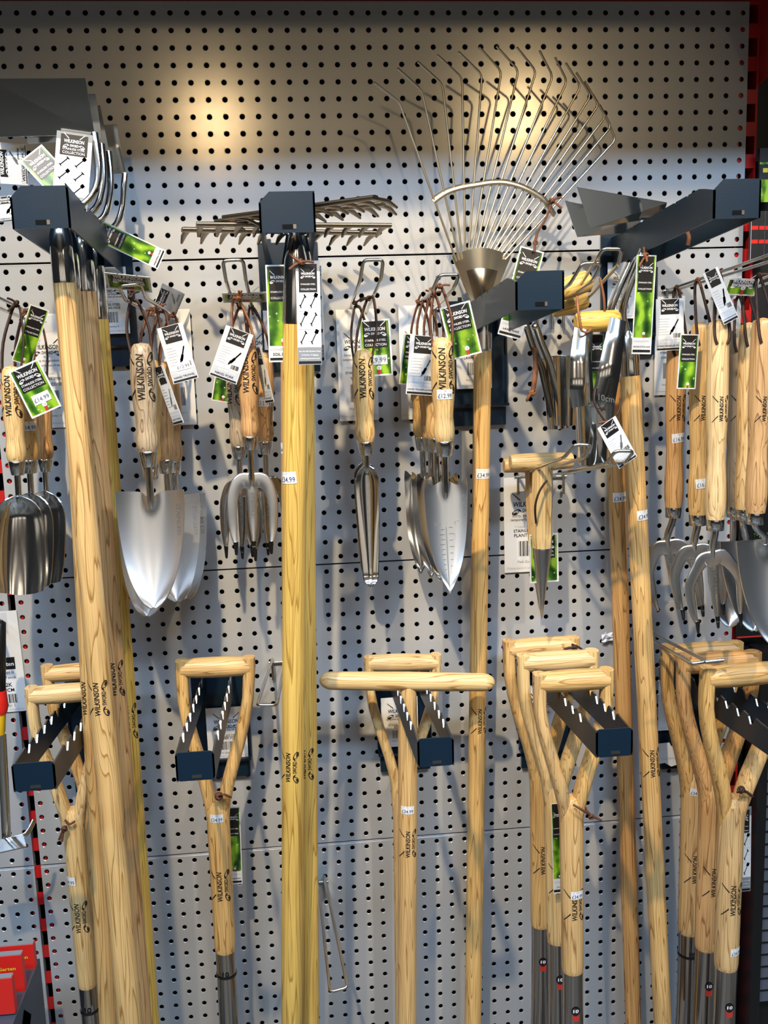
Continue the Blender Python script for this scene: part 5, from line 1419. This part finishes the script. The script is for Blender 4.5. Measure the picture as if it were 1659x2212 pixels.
# ------------------------------------------------------------------ long-handled forks and trowels
G = 'long handled forks and trowels at the right'
LH = cr([(0, .70), (.02, .86), (.06, .95), (.2, 1.0), (.45, 1.02), (.58, .92), (.66, .84), (.78, .93), (.87, 1.0), (.94, .97), (1.0, .84)])
def longtool(kind, label, top, wb, w_px, head, tip, wood, half=0.27, hang=None, roll=0.0, print_ang=0.1, prints=True, price=None, price_y=None, steel='steel_satin', caps=True):
    a, c = P(*top), P(*wb); L = (a-c).length; R = w_px*S(*top)
    M = frame(a, c, 0, origin=a)
    r = root('long_handled_fork' if kind == 'fork' else 'long_handled_trowel', label, 'hand fork' if kind == 'fork' else 'trowel', M, G)
    rf = lambda z: R*LH(min(1, max(0, -z/L)))
    b = MB(); b.lathe([(0.0, 0.0), (-0.001, R*0.35), (-0.003, R*0.62)] + [(-L*t, R*LH(t)) for t in (.015, .03, .05, .08, .14, .2, .3, .4, .5, .58, .66, .72, .78, .84, .9, .95, 1.0)], wood, 28); b.build('handle', r)
    b = MB(); b.lathe([(-L+0.001, R*0.84), (-L, R*0.86), (-L-0.016, R*0.83), (-L-0.017, R*0.4)], 'steel', 24, cap=False); b.build('ferrule', r)
    hp, tp = P(*head), P(*tip)
    z0 = c - (a-c).normalized()*0.014
    ax = (hp - tp).normalized()
    dd = (z0 - hp).length; c1 = z0 - (a-c).normalized()*dd*0.35; c2 = hp + ax*dd*0.35
    pts = [z0*(1-t)**3 + c1*3*t*(1-t)**2 + c2*3*t*t*(1-t) + hp*t**3 for t in [k/9 for k in range(10)]] + [hp - ax*0.008, hp - ax*0.014]
    b = MB(); b.tube(pts, [0.0056]*(len(pts)-4) + [0.005, 0.0042, 0.003, 0.0015], 'steel', 12); b.build('bent_tang', r, world=True)
    Lh = (hp-tp).length
    Mh = frame(hp, tp, roll, origin=hp)
    b = MB()
    if kind == 'fork':
        h = Lh/0.88; Mo = Mh @ Matrix.Translation((0, 0, 1.41*h))
        fork_tines(b, h, steel, 1.41, 2.29, half); b.M = None
        hd = b.build('head', r); hd.matrix_local = M.inverted() @ Mo
        if caps:
            for x, y in ((0, -0.03), (half*0.86, -0.065), (-half*0.86, -0.065)):
                q = MB(); q.lathe([(-2.31*h, 0.006*h), (-2.30*h, 0.016*h), (-2.19*h, 0.026*h), (-2.16*h, 0.027*h)], 'rubber_black', 10, M=Matrix.Translation((x*h, y*h, 0)), sy=0.75)
                k = q.build('tip_cap', hd)
        vs, fs, asp = text_geo('STAINLESS', 0.0)
        e = MB(); e.add([((-0.016 + v*0.036)*h, -0.016*h, -(1.62 + u*0.32)*h) for u, v in vs], fs, 'steel_etch'); e.build('stamp', hd)
    else:
        h = Lh/1.075; Mo = Mh @ Matrix.Translation((0, 0, 1.385*h))
        hd = blade(r, 'trowel', h, steel); hd.matrix_local = M.inverted() @ Mo
    if prints: 
        w = 54*S(*top)
        best = min(range(301), key=lambda k: abs(px_of(a+(c-a)*k/300)[1]-prints)); wrap_print(r, rf, -best/300*L - w/2, w, print_ang)
    if price:
        best = min(range(301), key=lambda k: abs(px_of(a+(c-a)*k/300)[1]-price_y)); price_sticker(r, rf, -best/300*L, 0.1, price, w=0.023, h=0.0145, tilt=0.1)
    if hang: 
        b = MB(); k = a + (c-a).normalized()*0.035
        for s in (-1, 1): b.tube(spline([k + Vector((s*R*0.5, -R*0.9, 0)), k + Vector((s*R*0.75, -R*0.8, 0.02)), P(hang[0]+s*7, hang[1]+16, hang[2]), P(*hang)], 5), 0.0016, 'leather_dark', 6, flat=(0.0022, 0.001))
        knot(b, P(hang[0], hang[1]-2, hang[2]-.004), 0.0042, 'leather', int(hang[0]), 1); b.build('leather_cord', r, world=True)
    return r
longtool('trowel', 'rear long handled trowel with its round tip behind the fork prongs', (1594, 710, -.14), (1585, 1094, -.14), 21, (1583, 1172, -.13), (1570, 1345, -.13), 'wood_grey', hang=(1596, 640, -.14), prints=880, roll=-0.3)
longtool('trowel', 'middle long handled trowel partly behind the rightmost one', (1618, 696, -.20), (1606, 1100, -.20), 21, (1612, 1168, -.19), (1618, 1352, -.19), 'wood_pale', hang=(1612, 626, -.20), prints=False, roll=-0.2)
longtool('trowel', 'rightmost long handled trowel with broad blade cut by the frame', (1648, 686, -.27), (1632, 1108, -.27), 24, (1652, 1165, -.26), (1655, 1384, -.26), 'wood_orange', hang=(1640, 596, -.27), prints=882, steel='steel_bright')
t = longtool('fork', 'rear long handled fork, leftmost, without a cap on its left prong', (1462, 720, -.10), (1455, 1096, -.10), 21, (1442, 1168, -.095), (1466, 1322, -.085), 'wood_orange', half=0.26, hang=(1462, 622, -.10), prints=880, price='£16.99', price_y=945, roll=-0.35, caps=False)
swing_tag(t, 'info', (1447, 645), (1447, 757), 62, -.125, 'LONG HANDLED FORK')
t = longtool('fork', 'middle long handled fork with a green tag beside its handle', (1514, 695, -.16), (1507, 1112, -.16), 22, (1500, 1178, -.155), (1518, 1327, -.145), 'wood_ash', half=0.27, hang=(1508, 606, -.16), prints=880, price='£16.99', price_y=1042, roll=-0.25)
swing_tag(t, 'front', (1490, 722), (1482, 840), 42, -.20)
t = longtool('fork', 'front long handled fork with three black tipped prongs', (1552, 690, -.225), (1545, 1122, -.225), 23, (1539, 1192, -.22), (1549, 1352, -.21), 'wood_pale', half=0.29, hang=(1553, 590, -.225), prints=882, steel='steel_bright')
swing_tag(t, 'info', (1534, 584), (1580, 694), 36, -.25, 'LONG HANDLED FORK')
swing_tag(t, 'front', (1608, 602), (1604, 642), 70, -.23, roll=0.5)

# ------------------------------------------------------------------ left bay: stock card, push-pull weeder, red packs
sh = Sheet(100*S(0, 1322, -.003), 228*S(0, 1322, -.003))
sh.rect('clear_film', 0.25, 0.78, 0.78, 0.985, 1)
sh.rect('ink_black', 0.30, 0.425, 0.84, 0.545, 1); sh.text('Garten', 'ink_white', 0.63, 0.462, w=0.36, bold=0.015)
sh.text('Sorry, this product is', 'ink_black', 0.42, 0.385, w=0.74); sh.text('temporarily out of stock.', 'ink_black', 0.44, 0.335, w=0.80)
sh.text('LN2K', 'ink_black', 0.58, 0.255, w=0.30, bold=0.012); sh.text('BLADE 7CM', 'ink_black', 0.48, 0.205, w=0.56, bold=0.012)
sh.barcode(0.30, 0.09, 0.80, 0.18, seed=31); sh.text('Pack Quantity: 5', 'ink_grey', 0.45, 0.055, w=0.6); sh.text('Please contact us to order more', 'ink_light', 0.48, 0.018, w=0.88)
a = P(-16, 1322, -.003)
o = sh.place('stock_card', None, a, a + Vector((0.02, 0, -1))); tag(o, 'white stock card at the left edge with a black logo box', 'card', 'white stock cards on the wall')
top, bot = (-2, 1340, -.12), (-4, 1588, -.12)
a, c = P(*top), P(*bot); M = frame(a, c, 0, origin=a); r = root('hand_weeder', 'steel weeder with red and yellow handle at the left edge', 'weeder', M)
L = (a-c).length; s_ = S(*top)
b = MB(); b.lathe([(0, 0.005), (-0.004, 0.010), (-L*0.55, 0.0105), (-L*0.62, 0.011)], 'rubber_black', 20); b.build('grip', r)
b = MB(); b.lathe([(-L*0.60, 0.0115), (-L*0.66, 0.0125), (-L*0.74, 0.0150), (-L*0.80, 0.0128)], 'plastic_red', 20); b.build('collar', r)
b = MB(); b.lathe([(-L*0.80, 0.0112), (-L*0.97, 0.0105), (-L, 0.0085)], 'plastic_yellow', 20); b.build('ferrule', r)
b = MB(); b.tube([P(3, 1585, -.12), P(9, 1700, -.12), P(14, 1812, -.12)], 0.0072, 'steel', 16); b.build('tube', r, world=True)
q = [P(-40, 1822, -.13), P(50, 1803, -.13), P(57, 1828, -.16), P(-40, 1850, -.16)]
b = MB(); b.add(q + [p + Vector((0, 0, -0.002)) for p in q], [(3,2,1,0), (4,5,6,7), (0,1,5,4), (1,2,6,5), (2,3,7,6), (3,0,4,7)], 'steel'); b.build('blade', r, world=True)
b = MB(); b.tube(spline([P(20, 1813, -.125), P(48, 1806, -.125), P(62, 1795, -.12), P(74, 1772, -.11)], 5), 0.0025, 'steel', 8, flat=(0.004, 0.0012)); b.build('hooked_blade', r, world=True)
hook('wire hook at the left edge behind the red handled weeder', (-8, 1335, -.003), (-20, 1330, -.12), (-24, 1310, -.13), (-52, 1310, -.13), (-48, 1332, -.12), (-30, 1338, -.003), group='wire display hooks')
G = 'red packs at the bottom left corner'
def red_pack(label, xr, yt, yb, Y, txt):
    p1 = P(xr, yt, Y); p0 = P(xr, yb, Y)
    w = 0.075; t = 0.012; h = p1.z - p0.z
    r = root('red_pack', label, 'pack', Vector((p0.x, Y, p0.z)), G)
    b = MB(); b.box((-w, 0, 0), (0, t, h), 'plastic_red'); b.box((-w, 0.0015, -0.002), (-0.001, t, h+0.0012), 'ink_grey'); b.build('carton', r)
    if txt:
        e = MB(); vs, fs, a_ = text_geo('Garten', 0.012)
        e.add([(-0.036 + u*0.026, -0.0006, h*0.62 + v*0.0056) for u, v in vs], fs, 'ink_yellow')
        n = 18
        for R, m_, y in ((0.0085, 'ink_yellow', -0.0005), (0.0074, 'plastic_red', -0.0007)):
            e.add([(-0.047 + R*math.cos(2*math.pi*i/n), y, h*0.66 + R*math.sin(2*math.pi*i/n)) for i in range(n)], [tuple(range(n))], m_)
        e.add([(-0.050, -0.0009, h*0.66-0.005), (-0.043, -0.0009, h*0.66-0.001), (-0.045, -0.0009, h*0.66+0.006), (-0.049, -0.0009, h*0.66+0.002)], [(0,1,2,3)], 'ink_yellow')
        e.build('logo_print', r)
red_pack('rear red pack with yellow lettering at bottom left', 79, 2040, 2115, -.16, True)
red_pack('middle red pack in the bottom left row', 54, 2063, 2142, -.215, True)
red_pack('front red pack, lowest and leftmost of the row', 33, 2113, 2189, -.27, False)
p = P(33, 2189, -.27); q = P(72, 2117, -.16)
xx = max(p.x, q.x) + 0.001
r = root('display_tray', 'grey printed tray holding the red packs', 'tray', Vector((xx-0.05, -.22, p.z-0.12)))
bb = MB(); bb.box((xx-0.10, -.29, p.z-0.12), (xx, -.135, p.z-0.004), 'slat_grey'); bb.build('carton', r, world=True)
e = MB(); z_ = p.z - 0.05
for s in (1.0, 0.8):
    pts = [(xx+0.0006+0.0002*(s < 1), -.235, z_+0.03*s), (xx+0.0006+0.0002*(s < 1), -.205-0.012+0.012*s, z_), (xx+0.0006+0.0002*(s < 1), -.235, z_-0.03*s), (xx+0.0006+0.0002*(s < 1), -.265+0.012-0.012*s, z_)]
    e.add(pts, [(0,1,2,3)], 'ink_light' if s == 1.0 else 'slat_grey')
    e.add(pts, [(3,2,1,0)], 'ink_light' if s == 1.0 else 'slat_grey')
e.build('side_print', r, world=True)

# ------------------------------------------------------------------ right bay: dark fittings, hanging packs, slatted stand
b = MB(); b.box((XR+0.021, 0.012, -2.05), (1.9, 0.02, 0.06), 'stand_black'); tag(b.build('wall_right'), 'black back wall of the bay at the right', None, kind='structure')
G = 'black packs hanging in the right bay'
def dark_pack(label, x0, y0, x1, y1, Y, dec):
    a, c = P(x0, y0, Y), P(x1, y1, Y); w = c.x-a.x; h = a.z-c.z
    r = root('hanging_pack', label, 'pack', Vector((a.x, Y, c.z)), G)
    b = MB(); b.box((0, 0, 0), (w, 0.006, h), 'stand_black'); b.build('sleeve', r)
    e = MB(); y = -0.0006
    for m_, u0, v0, u1, v1 in dec:
        e.add([(u0*w, y, v0*h), (u1*w, y, v0*h), (u1*w, y, v1*h), (u0*w, y, v1*h)], [(0,1,2,3)], m_)
    e.build('print', r)
    return r
dark_pack('black pack with green picture and gold disc at top right edge', 1642, 320, 1690, 436, -.02, [('leaf_print', 0.05, 0.0, 1, 0.42), ('ink_yellow', 0.14, 0.55, 0.34, 0.63), ('leaf_print', 0.0, 0.7, 1, 0.74)])
for k, (x0, x1) in enumerate(((1623, 1637), (1639, 1650), (1652, 1668))):
    dark_pack(('black pack with red tabs nearest the red upright', 'black pack with red tabs, middle of three at right', 'black pack with red tabs at the right edge')[k], x0, 456, x1, 562, -.03+0.006*k, [('plastic_red', 0.1, 0.62, 0.9, 0.70), ('plastic_red', 0.1, 0.34, 0.9, 0.42), ('ink_light', 0, 0, 0.06, 1)])
r = dark_pack('black pack with green lettering behind the long handled trowels', 1600, 1080, 1700, 1372, -.01, [('ink_red', 0.0, 0.0, 1, 0.012)])
e = MB(); vs, fs, a_ = text_geo('MULTI', 0.0); M_ = P(1628, 1162, -.0115); e.add([(M_.x + u*0.05, -.0115, M_.z + v*0.009) for u, v in vs], fs, 'leaf_print'); e.build('lettering', r, world=True)
x0 = P(1612, 1900, -.02).x
r = root('slatted_stand', 'black display stand with horizontal grey slats at the right edge', 'stand', Vector((x0, -.02, -2.05)))
b = MB(); b.box((0, -.03, 0), (0.018, 0.02, 2.05 + P(1612, 1400, -.02).z), 'stand_black'); b.build('post', r)
zt = P(1650, 1655, -.02).z; pitch = (P(1650, 1755, -.02).z - P(1650, 1855, -.02).z)/3.72
b = MB(); b.box((0.018, 0.008, 0.0), (0.30, 0.014, zt+2.05), 'stand_black'); b.build('back_sheet', r)
for k in range(19):
    z = zt + 2.05 - k*pitch
    if z - pitch < 0.02: break
    b = MB(); b.add([(0.020, -0.012, z-pitch*0.86), (0.30, -0.012, z-pitch*0.86), (0.30, -0.002, z), (0.020, -0.002, z), (0.020, -0.008, z-pitch*0.86), (0.30, -0.008, z-pitch*0.86), (0.30, 0.002, z), (0.020, 0.002, z)], [(0,1,2,3), (7,6,5,4), (3,2,6,7), (0,4,5,1), (0,3,7,4), (1,5,6,2)], 'slat_grey'); b.build('slat', r)
p = P(1622, 1622, -.03); q = P(1622, 1650, -.03)
b = MB(); n = 10
V = []
for i in range(n+1):
    u = i/n; V += [(p.x + u*0.12, -.036, p.z + 0.004*math.sin(u*3)), (p.x + u*0.12, -.036, q.z + 0.003*math.sin(u*3))]
b.add(V, [(2*i+1, 2*i+3, 2*i+2, 2*i) for i in range(n)], 'ink_red'); b.box((p.x, -.0355, q.z+0.002), (p.x+0.12, -.031, p.z), 'stand_black')
vs, fs, a_ = text_geo('OUTSTANDING', 0.004); b.add([(p.x + 0.006 + u*0.078, -.0366, q.z + 0.007 + v*0.0085) for u, v in vs], fs, 'ink_white')
b.build('header_sign', r, world=True)
# torn note and paper scrap
pts = [(1419, 1607), (1446, 1604), (1450, 1612), (1476, 1608), (1480, 1655), (1462, 1652), (1450, 1656), (1436, 1648), (1420, 1651)]
a = P(1448, 1630, -.022); ol = [(P(x, y, -.022).x - a.x, P(x, y, -.022).z - a.z) for x, y in pts]
b = MB(); b.plate(ol, 0.0006, 'paper_torn'); o = b.build('torn_note'); o.location = a; ROOTM[o.name] = Matrix.Translation(a)
vs, fs, a_ = text_geo('Stainless Steel', 0.0, 0.35); e = MB(); e.add([(-0.018 + u*0.044, -0.0005, -0.009 + v*0.0045 + 0.002*u) for u, v in vs], fs, 'ink_light')
k = e.build('handwriting', o)
tag(o, 'torn white note with faint handwriting under a black price ledge', 'note')
a = P(1314, 1373, -.006)
b = MB(); rnd = random.Random(4)
V = [Vector(((i/4-.5)*0.026, -rnd.uniform(0.001, 0.010), (j/3-.5)*0.016 + rnd.uniform(-.003, .003))) for j in range(4) for i in range(5)]
b.add(V + [v + Vector((0, 0.0012, 0)) for v in V], [(j*5+i, j*5+i+1, (j+1)*5+i+1, (j+1)*5+i) for j in range(3) for i in range(4)] + [(20+j*5+i, 20+(j+1)*5+i, 20+(j+1)*5+i+1, 20+j*5+i+1) for j in range(3) for i in range(4)], 'paper_torn')
o = b.build('paper_scrap'); o.location = a; tag(o, 'crumpled scrap of white paper beside the rear swoe shaft', 'paper')
